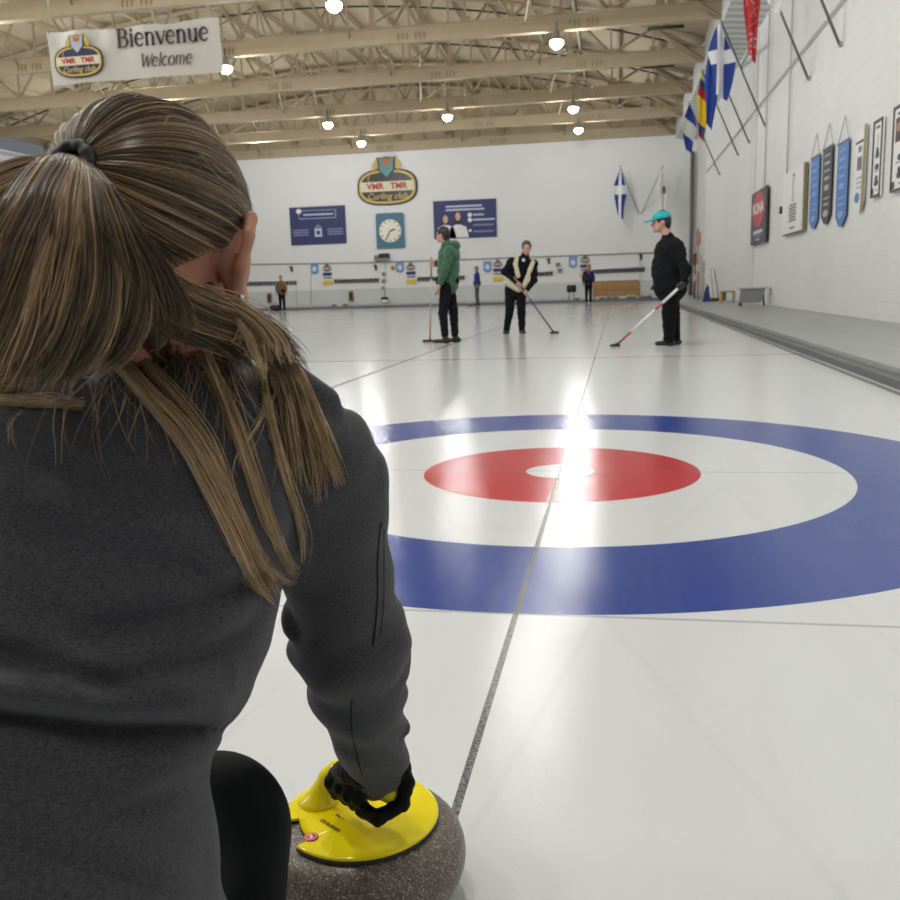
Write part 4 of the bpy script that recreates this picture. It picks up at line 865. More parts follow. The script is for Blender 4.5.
broom('upright slim curling broom with a red lower shaft held by the player in green', top, bot, [('lower_shaft', .02, .36, mat('shaft_pale_red', (.50, .16, .17), .4), .0125), ('shaft', .36, .75, mat('shaft_silver', (.52, .52, .54), .35), .0125), ('grip', .75, 1.0, mat('shaft_grey', (.30, .28, .28), .5), .0145)], (1, .2), .24)
# --- player in the black jacket with cream panels
ft = gp(515, 334.5); Y = ft[1]; j = px(Y, ft); VC = cloth_material('cream_vest', (.50, .44, .32), (.66, .60, .46), 120)
bot = gp(554.5, 333.5); top = yp(514, 277, Y - .30); axis = unit(top - bot)
def vest(root, J, P, h):
    c, n, hp_, w_ = J['chest'], J['neck'], J['hip'], J['waist']
    for n_, pts in (('vest_panel', [j(517, 257, -.10), j(515.5, 264, -.17), j(518, 276, -.19)]), ('vest_panel', [j(533, 262, -.12), j(530, 270, -.17), j(524, 286, -.19)])):
        sdf_obj(n_, [Cap(pts[i], pts[i + 1], .036, .042, .02, ((0, 1, 0), .6)) for i in range(2)], h, .02, VC, root)
    sdf_obj('vest_hem', [Cap(j(509.5, 282, -.12), j(519, 288, -.14), .085, .075, .03, ((0, 1, 0), .75))], h, .02, VC, root)
    MB().plate(ellipse(0, 0, .03, .03, 14), 0, .004).build('badge', mat('badge_pale', (.5, .5, .52), .5), root).matrix_local = Matrix.Translation(Vector(j(523.5, 260, -.175))) @ Matrix.Rotation(PI / 2, 4, 'X')
person('smiling player in black jacket with cream vest panels leaning on a slanted broom', ft, dict(
    head=j(526.5, 248), face=(.12, -1, -.10), neck=j(525, 256.5), chest=j(522, 266), waist=j(518, 277), hip=j(515.5, 290), shL=j(511.5, 262), shR=j(533.5, 264),
    elL=j(504.5, 272, -.08), haL=(bot + (top - bot) * .88) - ft, elR=j(534, 280, -.10), haR=(bot + (top - bot) * .73) - ft, handL=('grip', axis, (-.5, .6, .3)), handR=('grip', axis, (.5, .5, .3)),
    knL=j(509.5, 312, -.05), knR=j(521.5, 312, -.03), anL=j(506.5, 330), anR=j(522, 330), toL=j(503.5, 335, -.25), toR=j(525.5, 335, -.25),
    torso=.165, flat=((0, 1, 0), .78), sleeve=1.05, legw=1.0, hips=.09, hipaxis=(1, 0, 0), top=BCLOTH, pants=BCLOTH, hair=('back', BROWNH), extra=vest))
broom('dark slanted curling broom held by the player with the cream vest', top, bot, [('shaft', .02, .62, mat('shaft_dark', (.06, .05, .045), .4), .013), ('band', .62, .70, GREY, .015), ('grip', .70, 1.0, mat('shaft_brown', (.16, .12, .08), .5), .0165)], (.8, .6), .16)
# --- three people at the far end
def far_person(label, u, vf, vh, Y, face, top, pants, hair, arms, skin=SKIN, toe=(-.12, -.12), extra=None):
    ft = np.array([ax(u, Y), Y, 0.0]); H = yp(u, vh, Y)[2]; k_ = H / 1.75
    T = lambda x, y, z: (x * k_, y * k_, z * k_)
    f = unit(face); side = np.array([f[1], -f[0], 0]); S = lambda a, b, z: tuple((side * a + f * b) * k_ + np.array([0, 0, z * k_]))
    (eL, hL), (eR, hR) = arms
    return person(label, ft, dict(head=S(0, .02, 1.62), face=face, neck=S(0, -.01, 1.47), chest=S(0, 0, 1.30), waist=S(0, .0, 1.12), hip=S(0, 0, .95), shL=S(-.18, 0, 1.39), shR=S(.18, 0, 1.39), elL=S(*eL), elR=S(*eR), haL=S(*hL), haR=S(*hR),
        handL=('open', (0, 0, -1), tuple(f)), handR=('open', (0, 0, -1), tuple(f)), knL=S(-.09, .02, .50), knR=S(.09, .02, .50), anL=S(-.10, -.02, .09), anR=S(.10, .0, .09), toL=S(-.11, .15, .03), toR=S(.12, .16, .03),
        torso=.18, flat=(tuple(f), .78), hips=.09, hipaxis=tuple(side), top=top, pants=pants, hair=hair, skin=skin, extra=extra), h=.02)
DOWN = (((-.25, -.02, 1.12), (-.24, .05, .88)), ((.25, -.02, 1.12), (.24, .05, .88)))
far_person('distant person in a bright blue jacket and grey trousers facing left', 477.5, 305.5, 265.5, 38.6, (-1, -.35, 0), cloth_material('blue_jacket', (.012, .022, .17), (.02, .04, .26), 90), cloth_material('grey_trousers', (.06, .065, .07), (.09, .095, .10), 90), ('short', mat('hair_grey', (.16, .14, .13), .6, var=.3)), DOWN)
def scarf(root, J, P, h): sdf_obj('scarf', [Cap(J['neck'] + (-.07, -.05, 0), J['neck'] + (.07, -.05, 0), .05, None, .02), Cap(J['neck'] + (.02, -.12, -.03), J['chest'] + (.03, -.16, .05), .035, .035, .02)], h * .7, .02, mat('scarf_red', (.45, .06, .08), .8), root)
far_person('distant person in navy top with a red scarf standing before the wooden bench', 588.5, 303.5, 264.5, 38.9, (.1, -1, 0), cloth_material('navy_top', (.012, .014, .06), (.02, .022, .10), 90), BCLOTH, ('curly', mat('hair_light_brown', (.26, .17, .10), .7, var=.3)), DOWN, extra=scarf)
far_person('distant person in a brown sweater standing at the far left', 282, 309, 275.5, 39.2, (.5, -1, 0), cloth_material('brown_sweater', (.13, .075, .03), (.20, .12, .05), 90), BCLOTH, ('short', BLACKH), DOWN)
r = empty('duffel_bag', (ax(275, 39.4), 39.4, 0), (0, 0, 0), 'small black bag on the ice beside the person in brown', 'bag'); sdf_obj('bag_body', [Cap((-.16, 0, .15), (.16, 0, .15), .15, None, .02)], .015, .02, BLACK, r); MB().tube([(-.1, 0, .28), (-.06, 0, .42), (.06, 0, .42), (.1, 0, .28)], .018, 6).build('strap', DARK, r)

# ================================================================== CURLING STONES
GRAN = granite_material(); RIMB = mat('cap_rim_black', (.012, .011, .01), .4)
SC = np.array([-.0905, -2.936, 0.0])
loc = lambda u, v, z: gp(u, v, z) - SC
def lathe_profile():
    pts = []
    R, r = .1415, .046
    pts += [(0.0, .006), (.052, .006), (.058, .0), (.066, .0), (.074, .008)]
    for i in range(13):
        t = -PI / 2 * .86 + i * (PI * .86) / 12; pts.append((R - r + r * math.cos(t), .060 + .052 * math.sin(t)))
    pts += [(.085, .1135), (.05, .1145), (0, .1145)]
    return pts
def make_stone(handle_m, label, detail=True):
    r = empty('curling_stone', SC, (0, 0, 0), label, 'curling stone')
    MB().lathe(lathe_profile(), 64 if detail else 24).build('granite_body', GRAN, r)
    N = 144 if detail else 32; R = .1055
    a0 = math.atan2(*(loc(285, 822, .117)[[1, 0]])); a1 = math.atan2(*(loc(300.5, 846, .117)[[1, 0]])); a0 %= 2 * PI; a1 %= 2 * PI
    NIN = float(np.linalg.norm(loc(303.5, 832, .118)[:2]))
    def edge(t):
        if a0 < t < a1: return NIN
        return R
    TH = list(np.linspace(0, 2 * PI, N, endpoint=False))
    if detail: TH = sorted(TH + [a0 - .0005, a0 + .0005, a1 - .0005, a1 + .0005])
    N = len(TH); vs = []; fs = []
    prof = [(1.0, .1150), (1.0, .1185), (.985, .1203), (.95, .1205), (.86, .1196), (.68, .1186), (.45, .1190), (.2, .1200), (0.02, .1204)]
    for kf, z in prof:
        for t in TH: e = edge(t) if detail else R; rr = min(kf * R, e - (.0015 * (1 - kf) if e < R else 0)); vs.append((rr * math.cos(t), rr * math.sin(t), z))
    for i in range(len(prof) - 1):
        for k in range(N): fs.append((i * N + k, i * N + (k + 1) % N, (i + 1) * N + (k + 1) % N, (i + 1) * N + k))
    fs.append(tuple(range((len(prof) - 1) * N, len(prof) * N))); b = MB(); b.add(vs, fs, True); cap_ = b.build('cap', handle_m, r)
    b = MB(); n0 = len(TH); ov = [((edge(t) if detail else R) * 1.012 * math.cos(t), (edge(t) if detail else R) * 1.012 * math.sin(t)) for t in TH]
    b.plate(ov, .1128, .1168); b.build('cap_rim', RIMB, r)
    G = [loc(318, 803, .117), loc(323, 790, .136), loc(329, 777, .155), loc(338, 770, .1675), loc(352, 774, .1715), loc(374, 785, .1715), loc(391, 793, .169)]
    hs = [Cap(G[i], G[i + 1], a, b_, .008) for i, (a, b_) in enumerate(((.0175, .0145), (.0145, .013), (.013, .013), (.013, .0138), (.0138, .0145), (.0145, .0140)))]
    hs += [Ell(G[0] + (0, 0, .002), (.028, .023, .008), None, .02)]
    sdf_obj('handle', hs, .0028 if detail else .006, .008, handle_m, r)
    return r, G
stone, GRIP = make_stone(YELLOW, 'large granite curling stone with glossy yellow handle under the gloved hand')
st = loc(311, 838, .1185)
MB().lathe([(0.0001, 0), (.0098, 0), (.0098, .0009), (0.0001, .0009)], 28, (st[0], st[1], .1193)).build('sticker', mat('sticker_red', (.62, .04, .05), .4, var=.02), stone)
MB().tube([(st[0] + .0072 * math.cos(t), st[1] + .0072 * math.sin(t), .1203) for t in np.linspace(0, 2 * PI, 33)], .0004, 6, False).build('sticker_ring', PANEL, stone)
tz = math.atan2(*(loc(330, 812, .12) - loc(290, 834, .12))[[1, 0]]) if False else math.atan2(CR[1], CR[0]) + .35
text('lettering', '2', .0120, PANEL, stone, st[0], st[1], .1206, offset=.0003, rotz=tz, ext=.0001)
INKS = mat('stamp_ink', (.03, .025, .01), .6); d_ = loc(342, 833, .12) - loc(318, 818, .12); tz = math.atan2(d_[1], d_[0])
q = loc(330, 825.5, .1195); text('lettering', 'ICE BURNER', .0078, INKS, stone, q[0], q[1], .1199, rotz=tz, sx=.92, ext=.0001, offset=.0001)
q = loc(340, 817, .1195); text('lettering', 'No. 1', .0075, INKS, stone, q[0], q[1], .1200, rotz=tz, ext=.0001, offset=.0001)
YPALE = mat('yellow_enamel_far', (.80, .66, .16), .4); GREYC = mat('grey_cap', (.20, .21, .22), .4)
fs1 = fs2 = None
for u, Y, mm, wh in [(576.5, 41.2, 0, 'left of the person in navy'), (602, 41.0, 0, 'in front of the wooden bench'), (629, 41.2, 0, 'below the right end of the wooden bench'), (633.5, 40.9, 0, 'rightmost yellow one'), (470, 38.3, 0, 'at the feet of the person in blue'), (609, 41.2, 1, 'right of a yellow one before the bench'), (615.5, 41.2, 1, 'second right of a yellow one there'), (643, 40.9, 1, 'left of the turquoise cap player'), (649, 41.2, 1, 'closest to the turquoise cap player'), (334, 41.2, 1, 'at the boards under the left lane plates'), (345, 41.2, 1, 'second at the boards under the left lane plates')]:
    lab = 'distant curling stone with %s handle, %s' % (('yellow', 'grey')[mm], wh)
    if mm == 0: s_ = make_stone(YPALE, lab, False)[0] if fs1 is None else copy_tree(fs1); fs1 = fs1 or s_
    else: s_ = make_stone(GREYC, lab, False)[0] if fs2 is None else copy_tree(fs2); fs2 = fs2 or s_
    s_.location = (ax(u, Y), Y, .10 if Y > 40.3 else 0); s_['label'] = lab; s_['group'] = 'stones parked at the far end'; s_.rotation_euler[2] = u * 1.7

# ================================================================== THE PLAYER CROUCHING IN THE FOREGROUND
FLEECE = cloth_material('heather_charcoal_fleece', (.025, .0252, .030), (.105, .105, .118), 1000, .95, .35, sheen=.12)
LEGGING = cloth_material('black_legging', (.0022, .003, .0035), (.0045, .0055, .006), 900, .6, .1, sheen=.0, spec=.06)
GLOVE = cloth_material('black_glove', (.002, .002, .0025), (.008, .008, .009), 500, .5, .4, sheen=.0, spec=.12)
GSKIN = NT('warm_skin'); _co = GSKIN.coord(); GSKIN.l(GSKIN.mix(GSKIN.noise(_co, 28, 4), (.45, .20, .13), (.55, .27, .185)), GSKIN.b.inputs['Base Color'])
GSKIN.b.inputs['Roughness'].default_value = .5; GSKIN.b.inputs['Subsurface Weight'].default_value = .15; GSKIN.b.inputs['Subsurface Radius'].default_value = (.012, .004, .002); GSKIN = GSKIN.m
player = empty('person', (SC[0] - .1, SC[1] - .55, 0), (0, 0, 0), 'woman in charcoal sweatshirt with blonde-streaked ponytail crouching over the nearest curling stone', 'person')
PO = np.array(player.location)
def pobj(name, prims, h, k, m, parent=player, **kw): return sdf_obj(name, prims, h, k, m, parent, camspace=True, origin=PO, **kw)
# torso given as stacked sections (pixel row, centre column, half width in pixels, depth of the middle, half thickness)
ROWS = np.array([(320, 168, 46, .84, .05), (342, 166, 64, .84, .062), (365, 150, 108, .835, .08), (390, 128, 156, .825, .095), (418, 112, 184, .815, .108), (450, 102, 210, .81, .118), (500, 90, 206, .80, .126), (560, 75, 205, .79, .13), (612, 68, 210, .785, .13),
    (650, 60, 211, .775, .127), (700, 48, 205, .765, .127), (740, 34, 192, .755, .130), (770, 24, 183, .75, .135), (800, 21, 182, .745, .14), (830, 22, 185, .74, .145), (900, 25, 190, .735, .15), (980, 22, 215, .73, .156), (1060, 12, 226, .73, .15)], float)
ty = -(ROWS[:, 0] - 450) / FPX * ROWS[:, 3]; order = np.argsort(ty)
tz_, tcx, ta, tb = ROWS[:, 3], (ROWS[:, 1] - 450) / FPX * ROWS[:, 3], ROWS[:, 2] / FPX * ROWS[:, 3] * .985, ROWS[:, 4]
def torso_sdf(X):
    y = X[..., 1]; f = lambda q: np.interp(y, ty[order], q[order])
    a, b = f(ta), f(tb); qx, qz = (X[..., 0] - f(tcx)) / a, (X[..., 2] - f(tz_)) / b
    n = (np.abs(qx) ** 2.3 + np.abs(qz) ** 2.3 + 1e-12) ** (1 / 2.3)
    d = (n - 1) * np.minimum(a, b) * .85
    return np.maximum(d, np.maximum(ty.min() - y, y - ty.max()))
SHd, ELb, WRi = cs(311, 464, .85), cs(350, 640, 1.0), cs(376, 762, 1.19)
arm = [Cap(cs(275, 450, .83), SHd, .050, .049, .02), Cap(cs(285, 520, .86), cs(300, 560, .90), .035, .03, .03), Cap(SHd, cs(332, 500, .885), .050, .050, .03), Cap(cs(333, 500, .885), cs(338, 575, .945), .0505, .053, .02), Cap(cs(338, 575, .945), ELb, .053, .059, .02),
       Cap(ELb, cs(357, 690, 1.07), .059, .053, .02), Cap(cs(357, 690, 1.07), WRi, .053, .040, .02), Cap(cs(374, 750, 1.17), cs(376.5, 765, 1.195), .037, .038, .008),
       Ell(cs(291, 620, .965), (.012, .022, .02), None, .012), Ell(cs(299, 648, 1.0), (.014, .014, .022), None, .012), Ell(cs(387, 652, 1.0), (.017, .030, .03), None, .014),
       Cap(cs(335, 690, 1.03), cs(396, 668, 1.03), .014, .018, .02), Cap(cs(352, 742, 1.13), cs(398, 728, 1.14), .010, .013, .012), Cap(cs(362, 768, 1.17), cs(397, 752, 1.18), .009, .010, .010),
       Cap(cs(285, 380, .815), cs(322, 403, .83), .019, .016, .012), Cap(cs(322, 403, .83), cs(328, 422, .835), .014, .010, .006), Ell(cs(372, 478, .875), (.012, .024, .02), None, .012), Ell(cs(350, 436, .86), (.012, .02, .02), None, .02)]
LSH, LEL, LWR = cs(-112, 440, .79), cs(-170, 640, .93), cs(-60, 760, 1.12)
larm = [Cap(cs(-60, 425, .80), LSH, .062, .056, .03), Cap(LSH, LEL, .055, .056, .03), Cap(LEL, LWR, .055, .040, .02)]
def seg(u, v, pts): return np.interp(u, [p[0] for p in pts], [p[1] for p in pts])
def folds(X):
    u, v = 450 + FPX * X[:, 0] / X[:, 2], 450 - FPX * X[:, 1] / X[:, 2]
    back = np.clip((.80 - X[:, 2]) / .04, 0, 1) * np.clip((300 - u) / 40, 0, 1); d = np.zeros(len(X))
    def crease(pts, w, a, up, ua, us):
        x0, x1 = pts[0][0], pts[-1][0]; dv = v - seg(u, v, pts); fade = np.clip((u - x0) / 60 + .2, 0, 1) * np.clip((x1 - u) / 60, 0, 1)
        return fade * (a * np.exp(-(dv / w) ** 2) - ua * np.exp(-((dv + up) / us) ** 2))
    d += back * crease([(-250, 690), (0, 714), (110, 728), (225, 727), (245, 700)], 9, .019, 26, .022, 20)
    d += back * crease([(-250, 600), (0, 655), (150, 700), (230, 712)], 14, .006, 22, .006, 20)
    d += back * crease([(60, 690), (160, 672), (240, 632), (285, 590)], 12, .007, 20, .006, 18)
    d += back * crease([(60, 640), (180, 612), (262, 575), (300, 540)], 14, .006, 24, .005, 22)
    d += back * crease([(-200, 500), (0, 520), (150, 560), (260, 600)], 18, .005, 28, .005, 26)
    d += back * crease([(-200, 440), (0, 455), (120, 480), (240, 500)], 20, .004, 30, .004, 28)
    d += back * crease([(90, 820), (170, 790), (225, 770)], 12, .006, 22, .006, 20)
    d += back * crease([(-100, 800), (60, 860), (200, 905)], 16, .005, 26, .005, 24)
    sl = np.clip((u - 290) / 20, 0, 1) * np.clip((X[:, 2] - .9) / .05, 0, 1)
    t = (v - 640) + .55 * (u - 345)
    d += sl * (.0035 * np.sin(t / 8.5) * np.exp(-((v - 655) / 40) ** 2) + .003 * np.sin((v - .6 * u) / 6.0) * np.exp(-((v - 745) / 35) ** 2))
    d += .0022 * np.sin(X[:, 0] * 26 + 2 * np.sin(X[:, 1] * 17)) * np.sin(X[:, 1] * 30 + 1.3) + .0012 * np.sin(X[:, 0] * 60 + X[:, 1] * 45) * np.sin(X[:, 1] * 52 - X[:, 2] * 30)
    return d
shirt = pobj('sweatshirt', [Fn(torso_sdf, (-.62, ty.min() - .01, .55), (-.02, ty.max() + .01, .99), .03)] + arm + larm, .0056, .03, FLEECE, disp=folds)
# cuff and sleeve zip
pobj('cuff', [Cap(cs(376.5, 764, 1.195), cs(377.5, 771, 1.212), .0385, .0365, .004)], .004, .004, FLEECE, shirt)
SHV = np.empty(len(shirt.data.vertices) * 3, np.float32); shirt.data.vertices.foreach_get('co', SHV); SHV = SHV.reshape(-1, 3) + PO
SHF = np.empty(len(shirt.data.loops), np.int32); shirt.data.loops.foreach_get('vertex_index', SHF)
BVH = BVHTree.FromPolygons([tuple(map(float, p)) for p in SHV], [tuple(map(int, q)) for q in SHF.reshape(-1, 4)])
def on_shirt(u, v, lift=.004, dmax=1.4, fall=.70):
    d = ray(u, v); n = d / np.linalg.norm(d); hit = BVH.ray_cast(Vector(CAM), Vector(n))
    if hit[0] is None: return dp(u, v, fall)
    return np.array(hit[0]) - n * lift
def polyline_on(pts, n=24, lift=.001):
    P = catmull(np.array([(a, b, 0) for a, b in pts], float), n); return [on_shirt(a, b, lift) for a, b, _ in P]
def catmull(P, n):
    P = np.asarray(P, float); Q = np.vstack([2 * P[0] - P[1], P, 2 * P[-1] - P[-2]]); out = []
    for t in np.linspace(0, len(P) - 1 - 1e-9, n):
        i = int(t); f = t - i; a, b, c, d = Q[i:i + 4]
        out.append(.5 * (2 * b + (c - a) * f + (2 * a - 5 * b + 4 * c - d) * f * f + (3 * b - a - 3 * c + d) * f ** 3))
    return np.array(out)
zb = MB(); zb.tube([np.array(p) - PO for p in polyline_on([(381, 522), (378, 560), (378, 600), (374, 645)], 20, .0008)], .0016, 6); zb.tube([np.array(p) - PO for p in polyline_on([(384, 530), (384, 565), (384, 600), (381, 635)], 20, .0003)], .0010, 6); zb.build('sleeve_zip', BLACK, shirt)
zb = MB(); zb.tube([np.array(p) - PO for p in polyline_on([(352, 700), (351, 725), (356, 752), (362, 775)], 16, .0003)], .0006, 6); zb.build('sleeve_seam', LEGGING, shirt)
# --- body: head, neck, trunk, limbs as one surface
PHI = math.radians(12); FX = np.array([math.sin(PHI), -.06, math.cos(PHI)]); FX = FX / np.linalg.norm(FX)
UPV = unit(np.array([.04, 1, 0]) - FX * (np.array([.04, 1, 0]) @ FX)); SDV = np.cross(UPV, FX)
HC = cs(150, 234, .785)
def hd(a, b, c): return HC + SDV * a + FX * b + UPV * c
HR_ = np.stack([SDV, FX, UPV])
hipR, kneR, ankR = cs(90, 900, .76), cs(213, 834, .885), None
w2c = lambda P: np.stack([(P - CAM) @ CR, (P - CAM) @ CU, (P - CAM) @ CF], -1)
ankR = w2c(np.array([-.06, -3.62, .09])); hipL, kneL, ankL = cs(-60, 920, .75), cs(-110, 850, 1.0), w2c(np.array([-.62, -3.25, .09]))
HB = c2w(cs(366, 789, 1.225)); gmid = SC + (GRIP[4] * .45 + GRIP[5] * .55)
body = [Ell(hd(0, 0, .012), (.074, .094, .092), HR_, .02), Ell(hd(0, .035, -.060), (.058, .060, .066), HR_, .03), Ell(hd(.036, .048, -.052), (.030, .036, .040), HR_, .02), Ell(hd(-.036, .048, -.052), (.030, .036, .040), HR_, .02), Cap(hd(0, .088, -.005), hd(0, .110, -.042), .009, .014, .012),
        Cap(hd(-.02, .092, -.075), hd(.02, .092, -.075), .008, None, .01), Ell(hd(0, .083, -.105), (.022,) * 3, None, .02), Cap(hd(-.04, .084, .012), hd(.04, .084, .012), .011, None, .012),
        Cap(hd(0, -.030, -.06), cs(158, 352, .84), .052, .062, .03), Cap(cs(158, 352, .84), cs(80, 600, .79), .06, .09, .05), Cap(cs(80, 600, .79), cs(30, 880, .745), .09, .10, .05),
        Cap(cs(150, 400, .84), SHd, .05, .040, .03), Cap(SHd, ELb, .038, .034, .01), Cap(ELb, WRi, .034, .026, .01), Cap(WRi, cs(374, 782, 1.215), .026, .024, .01),
        Cap(cs(60, 400, .82), LSH, .05, .040, .03), Cap(LSH, LEL, .038, .034, .01), Cap(LEL, LWR, .034, .026, .01),
        Cap(cs(30, 880, .745), hipR, .09, .07, .03), Cap(hipR, kneR, .065, .052, .02), Cap(kneR, ankR, .048, .035, .02), Cap(cs(30, 880, .745), hipL, .09, .07, .03), Cap(hipL, kneL, .065, .05, .02), Cap(kneL, ankL, .048, .035, .02)]
# ears: rim, bowl and lobe, standing off the head
for s_ in (1, -1):
    ER = np.stack([unit(SDV * s_ * .93 - FX * .30), unit(FX + SDV * s_ * .30), UPV])
    body += [Ell(hd(s_ * .079, .004, -.024), (.010, .016, .030), ER, .008)]
    rim = [hd(s_ * .072, .016, -.002), hd(s_ * .085, .012, .013), hd(s_ * .094, -.002, .012), hd(s_ * .097, -.012, -.006), hd(s_ * .092, -.011, -.032), hd(s_ * .084, -.001, -.054), hd(s_ * .077, .006, -.060)]
    body += [Cap(rim[i], rim[i + 1], .0055, .0055, .004) for i in range(5)] + [Cap(rim[5], rim[6], .0075, .007, .006)]
lh = [p for p in hand_open(c2w(cs(-40, 790, 1.16)), c2w(cs(0, 840, 1.18)) - c2w(cs(-60, 760, 1.12)), (0, 0, -1), 1.0)]
def to_cam(P): 
    for p in P:
        if isinstance(p, Cap): p.a, p.b = w2c(p.a), w2c(p.b); r_ = max(p.ra, p.rb) * 1.3; p.lo, p.hi = np.minimum(p.a, p.b) - r_, np.maximum(p.a, p.b) + r_
        else: p.R = p.R @ np.stack([CR, CU, CF], 1); p.c = w2c(p.c); m_ = max(p.r); p.lo, p.hi = p.c - m_, p.c + m_
    return P
body += to_cam(lh)
pobj('body', body, .0046, .015, GSKIN)
for s_ in (-1, 1):
    b = MB(); b.lathe([(0, -.0115), (.008, -.008), (.0115, 0), (.008, .008), (0, .0115)], 12, tuple(c2w(hd(s_ * .031, .086, -.012)) - PO)); b.build('eye', mat('eye_dark', (.03, .022, .018), .3), player)
MB().tube([tuple(c2w(hd(x, .099 - abs(x) * .2, -.076)) - PO) for x in (-.024, 0, .024)], .005, 6).build('mouth', mat('lip', (.36, .12, .10), .5), player)
# earring: thin hoop hanging from the lobe, and a stud
er = c2w(hd(.083, .002, -.080)) - PO; hoop = [er + .0195 * (math.cos(t) * unit(CR * .9 + CF * .45) + math.sin(t) * np.array([0, 0, 1.0])) for t in np.linspace(0, 2 * PI, 40)]
MB().tube(hoop, .0008, 6, False).build('earring', mat('earring_gold', (.75, .62, .45), .25, metal=1.0), player)
MB().lathe([(0, -.003), (.0028, 0), (0, .003)], 10, tuple(c2w(hd(.091, -.006, -.056)) - PO)).build('ear_stud', mat('stud_silver', (.8, .8, .82), .2, metal=1.0), player)
# leggings and shoes
leg = pobj('leggings', [Cap(cs(40, 900, .745), hipR, .12, .095, .05), Cap(hipR, kneR, .095, .066, .03), Ell(cs(215, 831, .875), (.064, .070, .06), None, .02), Cap(kneR, cs(213, 905, .86), .064, .060, .03), Cap(cs(213, 905, .86), ankR, .058, .042, .03), Cap(cs(0, 900, .745), hipL, .12, .095, .05), Cap(hipL, kneL, .095, .066, .03), Cap(kneL, ankL, .063, .042, .03)], .006, .03, LEGGING)
for nm, an_, dr in (('R', np.array([-.06, -3.62, .06]), (.1, 1, 0)), ('L', np.array([-.62, -3.25, .06]), (-.2, 1, 0))):
    d = unit(dr); sdf_obj('shoe', [Cap(an_ - d * .05 + (0, 0, -.012), an_ + d * .17 + (0, 0, -.018), .042, .036, .02), Cap(an_, an_ + (0, 0, .05), .05, .046, .02)], .006, .02, BLACK, player, cuts=[Fn(lambda X: X[..., 2] - .003, an_ - .4, an_ * (1, 1, 0) + (.4, .4, -.02), .002)], origin=PO)
# glove closed round the yellow handle
def W(u, v, z): return gp(u, v, z)
gl = [Cap(c2w(cs(376, 766, 1.195)), W(370, 766, .214), .030, .027, .012), Ell(W(362, 770, .204), (.034, .028, .018), None, .012), Ell(W(350, 773, .192), (.024, .022, .020), None, .010)]
for (a, b_, c_, r_) in (((338, 770, .190), (331, 782, .176), (337, 794, .154), .0098), ((346, 774, .191), (340, 789, .173), (346, 799, .151), .0102), ((354, 778, .192), (349, 795, .171), (355, 804, .150), .0102), ((361, 781, .192), (358, 799, .169), (364, 808, .150), .0098)):
    gl += [Cap(W(*a), W(*b_), r_, r_ * .96, .003), Cap(W(*b_), W(*c_), r_ * .96, r_ * .85, .003)]
gl += [Cap(W(399, 766, .208), W(407, 782, .188), .0125, .0105, .006), Cap(W(407, 782, .188), W(402, 804, .160), .0100, .0095, .004), Cap(W(402, 804, .160), W(378, 818, .148), .0098, .0100, .004), Cap(W(378, 818, .148), W(362, 810, .150), .0100, .0095, .004), Cap(W(382, 764, .214), W(399, 766, .208), .018, .013, .01)]
sdf_obj('glove', gl, .0026, .006, GLOVE, player, origin=PO, disp=lambda X: .0009 * np.sin(X[:, 0] * 420 + X[:, 2] * 300) * np.sin(X[:, 1] * 380))
# --- hair
def hcol(n, rng, clump):
    # brown to blonde mix, shadow and highlight tones painted in; clump decides the streak
    base = np.array([(.042, .027, .017), (.125, .080, .045), (.29, .188, .098), (.54, .37, .195), (.76, .59, .37)])
    t = np.clip(clump + rng.normal(0, .13, n), 0, .999) * 4; i = t.astype(int); f = (t - i)[:, None]; return base[i] * (1 - f) + base[np.minimum(i + 1, 4)] * f
def strand_mesh(name, paths, rad, cols, m, parent, tip=.35):
    P = np.asarray(paths, float); S, n, _ = P.shape; T = np.gradient(P, axis=1); T /= np.linalg.norm(T, axis=2, keepdims=True) + 1e-12
    ref = unit(np.array([.3, .5, .8])); A = np.cross(T, ref); A /= np.linalg.norm(A, axis=2, keepdims=True) + 1e-12; B = np.cross(T, A)
    tt = np.linspace(0, 1, n); prof = np.minimum(1, tip + (1 - tip) * np.minimum(1, (1 - tt) * 4))
    r = np.asarray(rad).reshape(-1, 1) * prof[None, :]; V = np.stack([P + r[..., None] * (math.cos(a) * A + math.sin(a) * B) for a in (0, 2 * PI / 3, 4 * PI / 3)], 2)
    idx = np.arange(S * n * 3).reshape(S, n, 3); Q = []
    for k in range(3): k2 = (k + 1) % 3; Q.append(np.stack([idx[:, :-1, k], idx[:, :-1, k2], idx[:, 1:, k2], idx[:, 1:, k]], -1).reshape(-1, 4))
    c = np.ones((S, n, 3, 4)); c[..., :3] = cols[:, None, None, :]
    return np_mesh(name, V.reshape(-1, 3) - PO, np.concatenate(Q), m, parent, c.reshape(-1, 4))
HAIRM = hair_material(); rng = np.random.default_rng(5)
RADH = np.array([.0815, .102, .0995]); HCC = hd(0, 0, .010)
TIE_C = cs(75, 167, .690)
scalp = mat('scalp_hair', (.050, .034, .021), .6, var=.3, scale=60)
hair = pobj('hair', [Ell(HCC, RADH - .002, HR_, .01)], .0045, .01, scalp, cuts=[Ell(hd(0, .135, -.055), (.10, .10, .085), HR_, .01), Fn(lambda X: ((X - hd(.045, .0, -.030)) @ unit(SDV * .15 + FX * .35 - UPV * .9)) * -1 if False else (hd(0, -.06, -.068) - X) @ UPV - .55 * np.maximum(0, (X - hd(0, -.06, 0)) @ FX) * -1, hd(0, 0, -.1) - .2, hd(0, 0, -.0) + .2, .008), Ell(hd(.095, .006, -.024), (.035, .034, .040), HR_, .006), Ell(hd(-.095, .006, -.024), (.035, .034, .040), HR_, .006)])
Tn = ((TIE_C - HCC) @ HR_.T) / RADH; Tn = unit(Tn)
NS = 6500; al = rng.uniform(-PI, PI, NS); dirs = []
